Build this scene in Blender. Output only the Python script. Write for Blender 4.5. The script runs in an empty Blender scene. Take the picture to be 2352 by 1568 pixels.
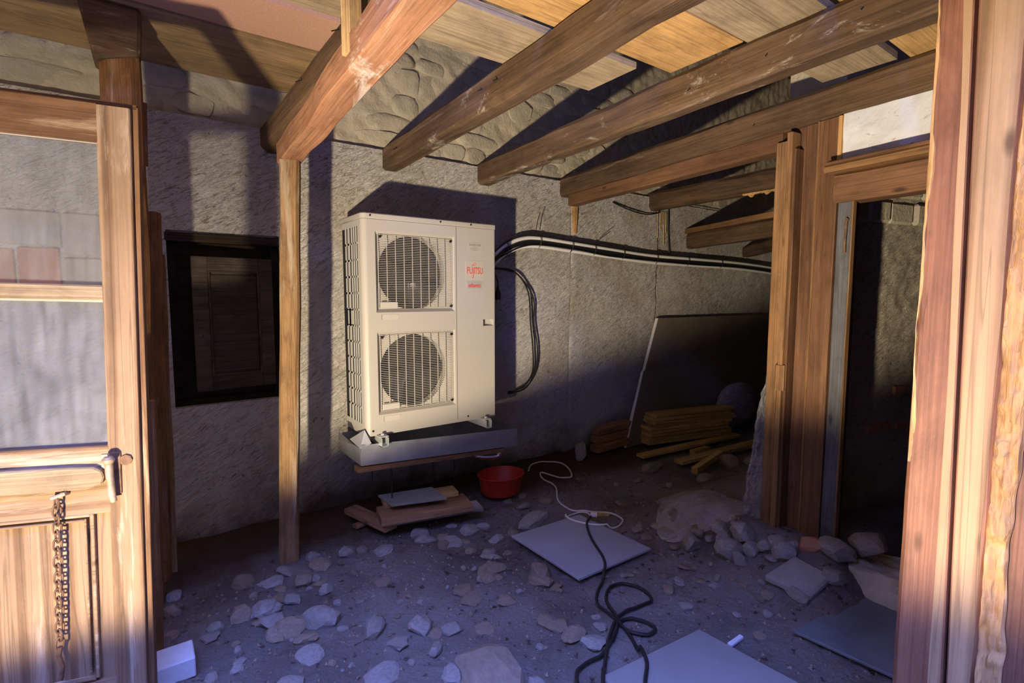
import bpy, bmesh, math, random
from mathutils import Vector, Matrix, noise
random.seed(7)
S = bpy.context.scene
COL = S.collection
PI = math.pi

# ------------------------------------------------------------------ camera, light, exposure
cam_d = bpy.data.cameras.new('camera'); cam = bpy.data.objects.new('camera', cam_d); COL.objects.link(cam)
cam_d.sensor_width = 36.0; cam_d.lens = 36.0 * 1180.0 / 2352.0; cam_d.clip_start = .05
cam.location = (0, 0, 1.40)
cam.rotation_euler = (math.radians(90 - 5.04), 0, math.radians(53.8 - 90))
S.camera = cam
S.view_settings.view_transform = 'Standard'; S.view_settings.look = 'None'
S.view_settings.gamma = 1.0; S.view_settings.use_curve_mapping = False
S.view_settings.exposure = 0.2

world = bpy.data.worlds.new('sky'); S.world = world; world.use_nodes = True
bg = world.node_tree.nodes['Background']
bg.inputs[0].default_value = (.18, .27, 1.0, 1); bg.inputs[1].default_value = 31.0

LAMP = Vector((-.83, .44, .25))            # halogen work lamp standing on the ground left of the doorway
ld = bpy.data.lights.new('work_lamp_bulb', 'POINT'); bulb = bpy.data.objects.new('work_lamp_bulb', ld); COL.objects.link(bulb)
ld.color = (1.0, .81, .56); ld.energy = 820; ld.shadow_soft_size = .045
bulb.location = LAMP
def lamp_beam(aim, lo, hi, base, cut_axis, c0, c1):
    """beam pattern of the lamp's reflector: brighter along 'aim', cut off below by the housing's rim"""
    ld.use_nodes = True; t = ld.node_tree; em = [n for n in t.nodes if n.type == 'EMISSION'][0]
    tc = t.nodes.new('ShaderNodeTexCoord')
    def ramp01(axis, a, b, tomin):
        d = t.nodes.new('ShaderNodeVectorMath'); d.operation = 'DOT_PRODUCT'; d.inputs[1].default_value = Vector(axis).normalized()
        t.links.new(tc.outputs['Normal'], d.inputs[0])
        r = t.nodes.new('ShaderNodeMapRange'); r.interpolation_type = 'SMOOTHSTEP'
        for k, v in zip((1,2,3,4), (a, b, tomin, 1.0)): r.inputs[k].default_value = v
        t.links.new(d.outputs['Value'], r.inputs[0]); return r.outputs[0]
    m = t.nodes.new('ShaderNodeMath'); m.operation = 'MULTIPLY'
    t.links.new(ramp01(aim, lo, hi, base), m.inputs[0]); t.links.new(ramp01(cut_axis, c0, c1, 0.0), m.inputs[1])
    t.links.new(m.outputs[0], em.inputs['Strength'])
lamp_beam((.85,.45,.28), .74, .97, .45, (-.07,.10,1.0), .07, .17)

# ------------------------------------------------------------------ helpers
WM = {}
def world_m(o): return WM.get(o.name, o.matrix_basis.copy())
def attach(o, parent, M=None):
    M = M if M is not None else Matrix.Identity(4)
    WM[o.name] = M.copy()
    if parent is None:
        o.matrix_basis = M
    else:
        o.parent = parent
        o.matrix_basis = world_m(parent).inverted() @ M
def tag(o, label, cat, group=None):
    o['label'] = label; o['category'] = cat
    if group: o['group'] = group
    return o
def struct(o): o['kind'] = 'structure'; return o
def thing(name, loc, label=None, cat=None, group=None):
    e = bpy.data.objects.new(name, None); COL.objects.link(e); e.empty_display_size = .05
    attach(e, None, Matrix.Translation(Vector(loc)))
    if label: tag(e, label, cat, group)
    return e
def mk(name, V, Fc, mat, parent=None, smooth=False, M=None, bevel=0, seg=1):
    me = bpy.data.meshes.new(name)
    me.from_pydata([tuple(v) for v in V], [], Fc)
    bm = bmesh.new(); bm.from_mesh(me)
    bmesh.ops.recalc_face_normals(bm, faces=bm.faces)
    if bevel:
        ed = [e for e in bm.edges if len(e.link_faces) == 2 and e.calc_face_angle(0) > .6]
        bmesh.ops.bevel(bm, geom=ed, offset=bevel, segments=seg, affect='EDGES', profile=.5, clamp_overlap=True)
    if smooth:
        for f_ in bm.faces: f_.smooth = True
        for e in bm.edges:
            if len(e.link_faces) == 2 and e.calc_face_angle(0) > .75: e.smooth = False
    bm.to_mesh(me); bm.free()
    me.materials.append(mat)
    o = bpy.data.objects.new(name, me); COL.objects.link(o)
    attach(o, parent, M)
    return o
class MB:
    def __init__(s): s.v = []; s.f = []
    def add(s, V, Fc):
        n = len(s.v); s.v += [Vector(v) for v in V]; s.f += [[i + n for i in q] for q in Fc]; return s
    def box(s, lo, hi):
        (a, b, c), (d, e, f_) = lo, hi
        return s.add([(a,b,c),(d,b,c),(d,e,c),(a,e,c),(a,b,f_),(d,b,f_),(d,e,f_),(a,e,f_)],
              [(0,3,2,1),(4,5,6,7),(0,1,5,4),(1,2,6,5),(2,3,7,6),(3,0,4,7)])
    def hexa(s, P):            # eight corners, bottom ring then top ring
        return s.add(P, [(0,3,2,1),(4,5,6,7),(0,1,5,4),(1,2,6,5),(2,3,7,6),(3,0,4,7)])
    def tube(s, pts, r, seg=8, cap=True, closed=False):
        pts = [Vector(p) for p in pts]; n = len(pts); rings = []
        up = Vector((0, 0, 1)); prev = None
        for i, p in enumerate(pts):
            if closed: d = pts[(i+1) % n] - pts[i-1]
            else: d = pts[min(i+1, n-1)] - pts[max(i-1, 0)]
            d.normalize()
            if prev is None:
                a = d.cross(up)
                if a.length < .05: a = d.cross(Vector((1, 0, 0)))
            else: a = prev - d * prev.dot(d)
            a.normalize(); prev = a; b = d.cross(a)
            rr = r(i / max(1, n-1)) if callable(r) else r
            rings.append([p + (a * math.cos(2*PI*k/seg) + b * math.sin(2*PI*k/seg)) * rr for k in range(seg)])
        V = [v for g in rings for v in g]; Fc = []
        m = n if closed else n - 1
        for i in range(m):
            j = (i + 1) % n
            for k in range(seg):
                k2 = (k + 1) % seg
                Fc.append((i*seg+k, i*seg+k2, j*seg+k2, j*seg+k))
        if cap and not closed: Fc += [tuple(range(seg))[::-1], tuple((n-1)*seg+k for k in range(seg))]
        return s.add(V, Fc)
    def lathe(s, prof, seg=32, c=(0,0,0), sx=1, sy=1):
        V = []; Fc = []; c = Vector(c)
        for r, z in prof:
            for k in range(seg): V.append(c + Vector((r*sx*math.cos(2*PI*k/seg), r*sy*math.sin(2*PI*k/seg), z)))
        for i in range(len(prof)-1):
            for k in range(seg):
                k2 = (k+1) % seg; Fc.append((i*seg+k, i*seg+k2, (i+1)*seg+k2, (i+1)*seg+k))
        return s.add(V, Fc)
    def build(s, name, mat, parent=None, **kw): return mk(name, s.v, s.f, mat, parent, **kw)
def spline(pts, n=8, closed=False):
    P = [Vector(p) for p in pts]; out = []; L = len(P)
    for i in range(L if closed else L - 1):
        if closed: p0, p1, p2, p3 = P[i-1], P[i], P[(i+1) % L], P[(i+2) % L]
        else: p0, p1, p2, p3 = P[max(i-1,0)], P[i], P[i+1], P[min(i+2,L-1)]
        for k in range(n):
            t = k / n
            out.append(.5*((2*p1)+(p2-p0)*t+(2*p0-5*p1+4*p2-p3)*t*t+(3*p1-p0-3*p2+p3)*t**3))
    if not closed: out.append(P[-1])
    return out
def frame_m(p0, p1, up):
    p0, p1 = Vector(p0), Vector(p1); X = (p1 - p0).normalized(); Z = Vector(up); Z = (Z - X * Z.dot(X)).normalized(); Y = Z.cross(X)
    M = Matrix.Identity(4)
    for i in range(3): M[i][0] = X[i]; M[i][1] = Y[i]; M[i][2] = Z[i]; M[i][3] = p0[i]
    return M
def timber(name, p0, p1, w, h, mat, parent=None, up=(0,0,1), ch=.006, jit=.004, seg=.12, taper=1.0, smooth=False):
    """bar along p0-p1, w across, h along 'up', worn chamfered edges; local X is the grain"""
    L = (Vector(p1) - Vector(p0)).length; n = max(1, int(L / seg)) if jit else 1
    V = []; Fc = []; sd = random.random() * 99
    for i in range(n + 1):
        x = L * i / n; k = 1 + (taper - 1) * i / n
        a, b = w/2*k, h/2*k
        c = [ch * (1 + .7 * noise.noise((x*4+sd, q*3.1, 1))) if jit else ch for q in range(4)]
        ring = [(a, -b+c[0]), (a, b-c[1]), (a-c[1], b), (-a+c[2], b), (-a, b-c[2]), (-a, -b+c[3]), (-a+c[3], -b), (a-c[0], -b)]
        for j, (y, z) in enumerate(ring):
            dy = dz = 0
            if jit:
                dy = jit * noise.noise((x*2.2+sd, j//2*1.7, 5)); dz = jit * noise.noise((x*2.2+sd, j//2*1.7, 9))
            V.append((x, y+dy, z+dz))
    for i in range(n):
        for j in range(8):
            k = (j+1) % 8; Fc.append((i*8+j, i*8+k, (i+1)*8+k, (i+1)*8+j))
    Fc += [tuple(range(8))[::-1], tuple(n*8+k for k in range(8))]
    return mk(name, V, Fc, mat, parent, M=frame_m(p0, p1, up), smooth=smooth)
def ss(a, b, x):
    t = min(1, max(0, (x-a)/(b-a))); return t*t*(3-2*t)
def PX(y): return 2.55 + .114 * y           # plane of the partition under the fourth beam
def floor_base(x, y):
    u = x - PX(y)
    return .20*ss(-.55,-.05,u)*(1-ss(1.7,2.3,y))*ss(.72,1.0,y)*(1-ss(.5,2.0,u)) + .03*ss(2.7,3.3,y)
def floor_z(x, y):
    z = floor_base(x, y)
    z += .014*noise.noise((x*1.3, y*1.3, 3)) + .013*noise.noise((x*4, y*4, 1)) + .009*noise.noise((x*11, y*11, 2)) + .006*noise.noise((x*24, y*24, 2))
    return z

# ------------------------------------------------------------------ materials
def nt(name):
    m = bpy.data.materials.new(name); m.use_nodes = True
    t = m.node_tree; p = t.nodes['Principled BSDF']; return m, t, p
def node(t, kind, **kw):
    n = t.nodes.new(kind)
    for k, v in kw.items(): setattr(n, k, v)
    return n
def ramp(t, src, stops):
    r = node(t, 'ShaderNodeValToRGB'); e = r.color_ramp.elements
    while len(e) < len(stops): e.new(.5)
    for i, (p, c) in enumerate(stops):
        e[i].position = p; e[i].color = (*c, 1) if len(c) == 3 else c
    t.links.new(src, r.inputs[0]); return r.outputs[0]
def mix(t, a, b, fac, mode='MIX'):
    n = node(t, 'ShaderNodeMix', data_type='RGBA', blend_type=mode)
    for s, v in ((n.inputs[6], a), (n.inputs[7], b), (n.inputs[0], fac)):
        if hasattr(v, 'is_linked') or isinstance(v, bpy.types.NodeSocket): t.links.new(v, s)
        elif isinstance(v, (int, float)): s.default_value = v
        else: s.default_value = (*v, 1)
    return n.outputs[2]
def coords(t, scale, rot=(0,0,0), rnd=True):
    c = node(t, 'ShaderNodeTexCoord'); mp = node(t, 'ShaderNodeMapping')
    mp.inputs['Scale'].default_value = scale
    if any(rot):
        mr = node(t, 'ShaderNodeMapping'); mr.inputs['Rotation'].default_value = rot
        t.links.new(c.outputs['Object'], mr.inputs['Vector']); t.links.new(mr.outputs[0], mp.inputs['Vector']); return mp.outputs[0]
    if rnd:
        oi = node(t, 'ShaderNodeObjectInfo'); ma = node(t, 'ShaderNodeVectorMath', operation='ADD')
        mu = node(t, 'ShaderNodeMath', operation='MULTIPLY'); mu.inputs[1].default_value = 37.0
        t.links.new(oi.outputs['Random'], mu.inputs[0]); t.links.new(c.outputs['Object'], ma.inputs[0]); t.links.new(mu.outputs[0], ma.inputs[1])
        t.links.new(ma.outputs[0], mp.inputs['Vector'])
    else: t.links.new(c.outputs['Object'], mp.inputs['Vector'])
    return mp.outputs[0]
def nz(t, vec, scale=1.0, detail=4, rough=.55, dist=0.0, out=0):
    n = node(t, 'ShaderNodeTexNoise'); n.inputs['Scale'].default_value = scale; n.inputs['Detail'].default_value = detail
    n.inputs['Roughness'].default_value = rough; n.inputs['Distortion'].default_value = dist
    t.links.new(vec, n.inputs['Vector']); return n.outputs[out]
def bump(t, p, h, strength=.4, dist=.01, prev=None):
    b = node(t, 'ShaderNodeBump'); b.inputs['Strength'].default_value = strength; b.inputs['Distance'].default_value = dist
    t.links.new(h, b.inputs['Height'])
    if prev is not None: t.links.new(prev, b.inputs['Normal'])
    t.links.new(b.outputs[0], p.inputs['Normal']); return b.outputs[0]
def wood(name, dark, light, worn=None, wornamt=.62, grain=22, rough=.75, bstr=.35, rings=0.0, wash=None, washamt=.66, knots=True, grunge=.75):
    m, t, p = nt(name)
    v = coords(t, (.7, grain, grain)); a = nz(t, v, 1.0, 6, .62, .35)
    col = ramp(t, a, [(.30, dark), (.70, light)])
    vt = coords(t, (1.1, 4.0, 4.0)); tone = nz(t, vt, 1.0, 5, .6, .3)
    col = mix(t, col, ramp(t, tone, [(.30, (.62,.60,.58)), (.68, (1.18,1.14,1.08))]), .8, 'MULTIPLY')
    v3 = coords(t, (2.2, 130, 130)); fine = nz(t, v3, 1.0, 4, .65, .2)
    col = mix(t, col, ramp(t, fine, [(.28, (.50,.48,.46)), (.58, (1.08,1.08,1.08))]), .75, 'MULTIPLY')
    vg = coords(t, (3.2, 7, 7)); gr_ = nz(t, vg, 1.0, 9, .75, .4)
    col = mix(t, col, ramp(t, gr_, [(.30, (.42,.40,.38)), (.52, (1.0,1.0,1.0)), (.72, (1.22,1.20,1.16))]), grunge, 'MULTIPLY')
    if rings:
        v4 = coords(t, (.42, 9, 9)); w = node(t, 'ShaderNodeTexWave', wave_type='BANDS', bands_direction='Y'); w.inputs['Scale'].default_value = .55
        w.inputs['Distortion'].default_value = 5.0; w.inputs['Detail'].default_value = 2; w.inputs['Detail Scale'].default_value = .9
        t.links.new(v4, w.inputs['Vector'])
        col = mix(t, col, ramp(t, w.outputs[0], [(0, tuple(c*.6 for c in dark)), (.22, dark), (.42, light), (1, light)]), rings)
    if worn:
        v2 = coords(t, (1.4, 14, 14)); b = nz(t, v2, 1.0, 8, .72, .5)
        col = mix(t, col, worn, ramp(t, b, [(wornamt-.04, (0,0,0)), (wornamt+.08, (.85,.85,.85))]))
    if wash:
        v5 = coords(t, (1.6, 4, 4)); b = nz(t, v5, 1.0, 9, .78, .6)
        col = mix(t, col, wash, ramp(t, b, [(washamt-.03, (0,0,0)), (washamt+.10, (.9,.9,.9))]))
    vc = coords(t, (.45, 20, 20)); cr = nz(t, vc, 1.0, 2, .5, .6)
    col = mix(t, col, tuple(c*.22 for c in dark), ramp(t, cr, [(.480, (0,0,0)), (.497, (.45,.45,.45)), (.510, (0,0,0))]))
    if knots:
        vk = coords(t, (2.6, 7, 7)); kn = node(t, 'ShaderNodeTexVoronoi'); kn.inputs['Scale'].default_value = 1.0; t.links.new(vk, kn.inputs['Vector'])
        col = mix(t, col, tuple(c*.3 for c in dark), ramp(t, kn.outputs[0], [(.04, (.85,.85,.85)), (.10, (0,0,0))]))
    t.links.new(col, p.inputs['Base Color']); p.inputs['Roughness'].default_value = rough; p.inputs['Specular IOR Level'].default_value = .25
    b1 = bump(t, p, fine, bstr, .004); b2 = bump(t, p, a, bstr, .006, b1); bump(t, p, cr, bstr*.6, .004, b2)
    return m
def plain(name, col, rough=.5, metal=0.0, spec=.5, var=.0, vscale=8, bumpy=0.0, bscale=30):
    m, t, p = nt(name)
    p.inputs['Roughness'].default_value = rough; p.inputs['Metallic'].default_value = metal; p.inputs['Specular IOR Level'].default_value = spec
    if var or bumpy:
        v = coords(t, (1,1,1)); a = nz(t, v, vscale, 5, .6)
        c = ramp(t, a, [(.3, tuple(x*(1-var) for x in col)), (.7, tuple(min(1, x*(1+var)) for x in col))])
        t.links.new(c, p.inputs['Base Color'])
        if bumpy: bump(t, p, nz(t, v, bscale, 5, .6), bumpy, .01)
    else: p.inputs['Base Color'].default_value = (*col, 1)
    return m

def plaster(name, c1, c2, dark, strength=.9, warm=None, rnd=False):
    m, t, p = nt(name)
    v = coords(t, (1,1,1), rnd=rnd)
    big = nz(t, v, 1.7, 7, .62); col = ramp(t, big, [(.32, c1), (.66, c2)])
    vs = coords(t, (13, 13, 62), (0, math.radians(32), 0), rnd=rnd); st = nz(t, vs, 1.0, 5, .66, 1.2)      # trowel drag, running up to the right
    vs2 = coords(t, (34, 34, 120), (0, math.radians(24), 0), rnd=rnd); st2 = nz(t, vs2, 1.0, 4, .65, .8)
    fine = nz(t, v, 80, 4, .7)
    area = nz(t, v, 1.3, 4, .6); am = ramp(t, area, [(.35, (.15,.15,.15)), (.62, (1,1,1))])
    col = mix(t, col, dark, mix(t, (0,0,0), am, ramp(t, st, [(.37, (.85,.85,.85)), (.49, (0,0,0))])))  # grooves of both streak layers darkened: crevice shade put into the colour
    col = mix(t, col, dark, ramp(t, st2, [(.33, (.75,.75,.75)), (.42, (0,0,0))]))
    pits = nz(t, v, 30, 3, .5); col = mix(t, col, dark, ramp(t, pits, [(.27, (.9,.9,.9)), (.31, (0,0,0))]))
    if warm is not None:
        w = nz(t, v, 2.2, 6, .65); col = mix(t, col, warm, ramp(t, w, [(.52, (0,0,0)), (.72, (.75,.75,.75))]))
    # damp dirt band above the ground
    gm = node(t, 'ShaderNodeSeparateXYZ'); tc = node(t, 'ShaderNodeTexCoord'); t.links.new(tc.outputs['Object'], gm.inputs[0])
    ad = node(t, 'ShaderNodeMath', operation='MULTIPLY_ADD'); ad.inputs[1].default_value = .55; t.links.new(nz(t, v, 3.5, 5, .6), ad.inputs[0]); t.links.new(gm.outputs[2], ad.inputs[2])
    col = mix(t, col, (.12, .085, .055), ramp(t, ad.outputs[0], [(.28, (.9,.9,.9)), (.52, (0,0,0))]))
    t.links.new(col, p.inputs['Base Color']); p.inputs['Roughness'].default_value = .95; p.inputs['Specular IOR Level'].default_value = .1
    b1 = bump(t, p, st, strength, .040); b2 = bump(t, p, st2, .7, .016, b1); bump(t, p, fine, .35, .006, b2)
    return m
def stone_mat(name, c1, c2, c3=None, bs=.6, scale=5):
    m, t, p = nt(name)
    v = coords(t, (1,1,1)); a = nz(t, v, scale, 6, .62, .4); col = ramp(t, a, [(.3, c1), (.7, c2)])
    oi = node(t, 'ShaderNodeObjectInfo')
    col = mix(t, col, c3 or tuple(x*.7 for x in c1), ramp(t, oi.outputs['Random'], [(0, (0,0,0)), (1, (.55,.55,.55))]))
    f_ = nz(t, v, 45, 5, .65)
    t.links.new(col, p.inputs['Base Color']); p.inputs['Roughness'].default_value = .93; p.inputs['Specular IOR Level'].default_value = .15
    bump(t, p, f_, bs, .008); return m

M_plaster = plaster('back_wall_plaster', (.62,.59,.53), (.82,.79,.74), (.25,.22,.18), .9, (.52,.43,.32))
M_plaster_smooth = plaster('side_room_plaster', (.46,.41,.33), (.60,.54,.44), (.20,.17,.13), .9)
M_mortar = stone_mat('rubble_mortar', (.38,.33,.24), (.56,.50,.38), (.46,.40,.29), 1.0, 6)
M_wstone = stone_mat('wall_stone', (.36,.315,.225), (.52,.47,.35), (.34,.31,.25), 1.0, 7)
M_dirt = None
def dirt():
    m, t, p = nt('dirt_floor_soil')
    v = coords(t, (1,1,1), rnd=False); a = nz(t, v, 1.6, 7, .62, .3)
    col = ramp(t, a, [(.3, (.140,.118,.105)), (.5, (.245,.215,.195)), (.72, (.35,.32,.295))])
    sp = nz(t, v, 60, 4, .7); col = mix(t, col, (.40,.37,.33), ramp(t, sp, [(.62, (0,0,0)), (.72, (.7,.7,.7))]))
    col = mix(t, col, (.055,.038,.026), ramp(t, nz(t, v, 22, 4, .6), [(.33, (.8,.8,.8)), (.40, (0,0,0))]))  # shade of small crevices painted into the soil colour
    # brown soil along the back wall's foot, warm bounce light painted into its colour
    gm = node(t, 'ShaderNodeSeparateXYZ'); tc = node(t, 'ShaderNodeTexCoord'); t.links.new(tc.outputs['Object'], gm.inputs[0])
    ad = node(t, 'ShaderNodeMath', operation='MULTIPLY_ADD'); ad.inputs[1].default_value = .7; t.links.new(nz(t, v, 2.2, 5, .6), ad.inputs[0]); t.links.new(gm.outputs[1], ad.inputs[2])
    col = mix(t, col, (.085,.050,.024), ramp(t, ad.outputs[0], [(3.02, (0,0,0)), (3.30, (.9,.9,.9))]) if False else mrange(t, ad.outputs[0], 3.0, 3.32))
    t.links.new(col, p.inputs['Base Color']); p.inputs['Roughness'].default_value = .97; p.inputs['Specular IOR Level'].default_value = .1
    b1 = bump(t, p, sp, .6, .014); bump(t, p, nz(t, v, 14, 8, .7), 1.0, .05, b1); return m
def mrange(t, src, a, b):
    n = node(t, 'ShaderNodeMapRange'); n.inputs[1].default_value = a; n.inputs[2].default_value = b; n.inputs[4].default_value = .9
    t.links.new(src, n.inputs[0]); return n.outputs[0]
M_dirt = dirt()
M_rock = stone_mat('field_stone', (.22,.205,.19), (.37,.35,.325), (.19,.16,.13), .5, 9)
M_rock_b = stone_mat('brown_field_stone', (.20,.16,.12), (.32,.26,.195), (.18,.135,.10), .5, 9)
M_brick = stone_mat('old_brick', (.38,.15,.08), (.50,.24,.14), (.33,.17,.11), .5, 14)
M_block = stone_mat('grey_wall_block', (.36,.34,.31), (.46,.44,.41), (.33,.27,.23), .5, 10)
M_yard = stone_mat('dark_brown_low_bounce', (.10,.065,.035), (.15,.10,.055), None, .5, 3)  # dark brown so walls and ground outside bounce little sky light
M_slate = stone_mat('slate_slab_rock', (.26,.25,.23), (.38,.36,.33), None, .5, 8)

M_beam = wood('dark_old_beam_wood', (.070,.042,.024), (.165,.105,.062), (.24,.19,.13), .66, 16, .8, .4)
M_beam_w = wood('whitewash_stained_beam_wood', (.072,.044,.026), (.17,.11,.066), (.26,.21,.15), .62, 16, .8, .4, wash=(.58,.54,.47), washamt=.59)
M_beam_red = wood('reddish_prop_beam_wood', (.31,.145,.075), (.50,.275,.16), (.52,.38,.26), .62, 8, .7, .3, wash=(.80,.76,.68), washamt=.61, grunge=.7)
M_post = wood('weathered_post_wood', (.20,.115,.052), (.38,.25,.125), (.38,.32,.23), .57, 12, .8, .4, grunge=.9)
M_lpost = wood('knotty_orange_post_wood', (.17,.078,.031), (.36,.19,.082), (.34,.27,.19), .60, 9, .75, .45, grunge=.9)
M_jamb = wood('brown_door_frame_wood', (.120,.060,.030), (.200,.108,.058), (.25,.165,.10), .70, 20, .7, .25)
M_jamb_o = wood('orange_moulding_wood', (.20,.105,.045), (.31,.185,.088), None, .6, 22, .65, .2)
M_jamb_blue = wood('blue_grey_painted_jamb', (.075,.085,.10), (.14,.145,.16), (.42,.32,.20), .72, 12, .6, .2)
M_door = wood('bleached_door_wood', (.185,.110,.060), (.345,.240,.150), (.46,.375,.275), .58, 14, .75, .4, rings=.45, grunge=.8)
M_door_d = wood('door_top_rail_wood', (.150,.080,.038), (.265,.150,.076), (.42,.31,.19), .62, 12, .7, .35)
M_door_l = wood('door_glazing_bar_wood', (.32,.235,.14), (.47,.38,.25), (.28,.175,.09), .64, 14, .7, .3)
M_rpost = wood('red_brown_painted_post', (.185,.080,.042), (.27,.130,.070), (.40,.27,.15), .67, 7, .6, .3, rings=.0)
M_raw = wood('splintered_raw_wood', (.42,.23,.085), (.68,.43,.19), (.30,.14,.05), .66, 10, .85, .8)
M_heart = wood('worn_bare_post_wood', (.30,.175,.080), (.46,.305,.15), None, .6, 7, .65, .25, rings=.5)
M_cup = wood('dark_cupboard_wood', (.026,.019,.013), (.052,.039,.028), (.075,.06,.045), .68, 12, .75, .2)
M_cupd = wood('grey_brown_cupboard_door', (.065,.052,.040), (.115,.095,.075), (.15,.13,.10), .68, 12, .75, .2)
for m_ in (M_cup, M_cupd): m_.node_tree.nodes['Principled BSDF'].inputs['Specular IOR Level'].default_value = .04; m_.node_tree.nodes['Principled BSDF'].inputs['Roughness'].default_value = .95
M_ply = wood('tan_plywood', (.30,.20,.105), (.45,.32,.18), (.34,.23,.125), .60, 3, .75, .1, knots=False)
M_pink = plain('pink_chipboard', (.52,.30,.20), .85, var=.12, vscale=120, bumpy=.3, bscale=160)
M_pale = wood('pale_grey_plank', (.38,.305,.20), (.52,.43,.29), (.32,.25,.16), .62, 3.5, .8, .1, knots=False)
M_orange = wood('orange_plank', (.48,.285,.11), (.62,.40,.17), (.42,.25,.10), .64, 3.5, .75, .1, knots=False)
M_lath = wood('new_pale_lath', (.58,.38,.17), (.74,.54,.29), None, .6, 20, .7, .15)
M_plank = wood('yellow_timber_plank', (.42,.27,.085), (.60,.42,.16), None, .6, 20, .75, .25)
M_plank_r = wood('reddish_timber_plank', (.26,.145,.07), (.37,.22,.115), None, .6, 20, .75, .25)
M_plank_g = wood('grey_board', (.24,.23,.22), (.36,.34,.32), None, .6, 16, .8, .2)
M_ac = plain('cream_enamel', (.43,.41,.365), .38, spec=.4)
M_ac_side = plain('cream_enamel_sky_lit_side', (.47,.465,.43), .35, spec=.4)  # lighter, bluer enamel copy: sky light on the side put into the colour
M_acd = plain('grille_cream', (.47,.45,.405), .4, spec=.4)
M_black = plain('matt_black_interior', (.012,.012,.013), .6, spec=.3)
M_fan = plain('dark_fan_plastic', (.014,.014,.015), .35, spec=.35)
M_fin = plain('condenser_fins', (.10,.11,.14), .3, metal=.7)
M_lbl = plain('pale_grey_sticker', (.37,.36,.33), .45)
M_lblc = plain('cream_sticker', (.46,.43,.38), .45)
M_red = plain('red_print', (.66,.07,.035), .5)
M_grey_t = plain('grey_print', (.26,.25,.23), .5)
M_cable = plain('black_cable_rubber', (.012,.012,.014), .45)
M_wpipe = plain('white_pipe_insulation', (.80,.79,.76), .55)
M_wcab = plain('white_cable_sheath', (.72,.70,.66), .5)
M_zinc = plain('galvanised_zinc', (.40,.42,.44), .55, metal=.55, var=.18, vscale=9)
M_steel = plain('bright_bracket_steel', (.72,.76,.74), .35, metal=.4)
M_pipe = plain('silver_drain_pipe', (.6,.6,.62), .25, metal=.9)
M_basin = plain('red_plastic', (.46,.035,.018), .42, var=.08, vscale=6)
M_rust = plain('rusty_iron', (.17,.095,.055), .75, metal=.3, var=.5, vscale=25, bumpy=.4, bscale=60)
M_rust_l = plain('pale_rusty_iron', (.33,.25,.18), .6, metal=.3, var=.35, vscale=22, bumpy=.3, bscale=60)
M_tile = plain('pale_grey_slab', (.30,.31,.33), .6, var=.10, vscale=3, bumpy=.08, bscale=40)
M_tile_g = plain('grey_slab_out_of_sky_light', (.215,.21,.195), .65, var=.10, vscale=3, bumpy=.08, bscale=40)  # darker, warmer slab copy: its lack of blue sky light painted in
M_tile_d = plain('dark_grey_slab', (.15,.17,.18), .5, var=.25, vscale=5, bumpy=.08, bscale=40)
M_foam = plain('white_foam', (.60,.62,.65), .8, var=.06, vscale=30)
M_gyps = plain('grey_green_plasterboard', (.24,.25,.20), .9, var=.08, vscale=12)
M_insul = plain('brown_faced_insulation_board', (.17,.145,.105), .8, var=.12, vscale=4)
M_white_edge = plain('white_board_edge', (.70,.68,.62), .8)
M_white_wall = stone_mat('white_limewash', (.52,.54,.57), (.66,.68,.72), (.60,.62,.66), .5, 6)
def limewash():
    m = M_white_wall; t = m.node_tree; p = t.nodes['Principled BSDF']; src = p.inputs['Base Color'].links[0].from_socket
    v = coords(t, (9, 9, 22), rnd=False); a = nz(t, v, 1.0, 8, .75, .8)
    c = mix(t, src, (.20,.20,.21), ramp(t, a, [(.33, (.8,.8,.8)), (.41, (0,0,0))]))
    f_ = nz(t, coords(t, (26,26,40), rnd=False), 1.0, 4, .6); c = mix(t, c, (.45,.13,.07), ramp(t, f_, [(.70, (0,0,0)), (.74, (.8,.8,.8))]))
    t.links.new(c, p.inputs['Base Color'])
limewash()
M_nail = plain('dark_nail_iron', (.04,.035,.03), .6, metal=.5)
M_straw = plain('straw', (.55,.40,.16), .9)
M_roof = wood('dark_roof_boards', (.05,.04,.03), (.10,.08,.06), None, .6, 14, .9, .2)
def glass_mat(name, dust, amt):
    m, t, p = nt(name); t.nodes.remove(p); out = t.nodes['Material Output']
    tr = node(t, 'ShaderNodeBsdfTransparent'); tr.inputs[0].default_value = (.93,.95,.95,1)
    di = node(t, 'ShaderNodeBsdfDiffuse'); di.inputs[0].default_value = (*dust, 1)
    gl = node(t, 'ShaderNodeBsdfGlossy'); gl.inputs['Roughness'].default_value = .08
    m1 = node(t, 'ShaderNodeMixShader'); m2 = node(t, 'ShaderNodeMixShader'); m2.inputs[0].default_value = .05
    v = coords(t, (1,1,1)); f1 = nz(t, v, 5, 6, .65, .5); vs = coords(t, (40, 40, 5)); f2 = nz(t, vs, 1, 5, .6)
    a = node(t, 'ShaderNodeMath', operation='MULTIPLY'); t.links.new(f1, a.inputs[0]); t.links.new(f2, a.inputs[1])
    r = node(t, 'ShaderNodeMapRange'); r.inputs[1].default_value = .12; r.inputs[2].default_value = .42; r.inputs[3].default_value = amt*.55; r.inputs[4].default_value = amt*1.7
    t.links.new(a.outputs[0], r.inputs[0]); t.links.new(r.outputs[0], m1.inputs[0])
    t.links.new(tr.outputs[0], m1.inputs[1]); t.links.new(di.outputs[0], m1.inputs[2])
    t.links.new(m1.outputs[0], m2.inputs[1]); t.links.new(gl.outputs[0], m2.inputs[2]); t.links.new(m2.outputs[0], out.inputs[0]); return m
M_glass = glass_mat('dusty_window_glass', (.52,.54,.56), .115)
M_glass2 = glass_mat('dirtier_window_glass', (.50,.52,.55), .19)
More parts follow.
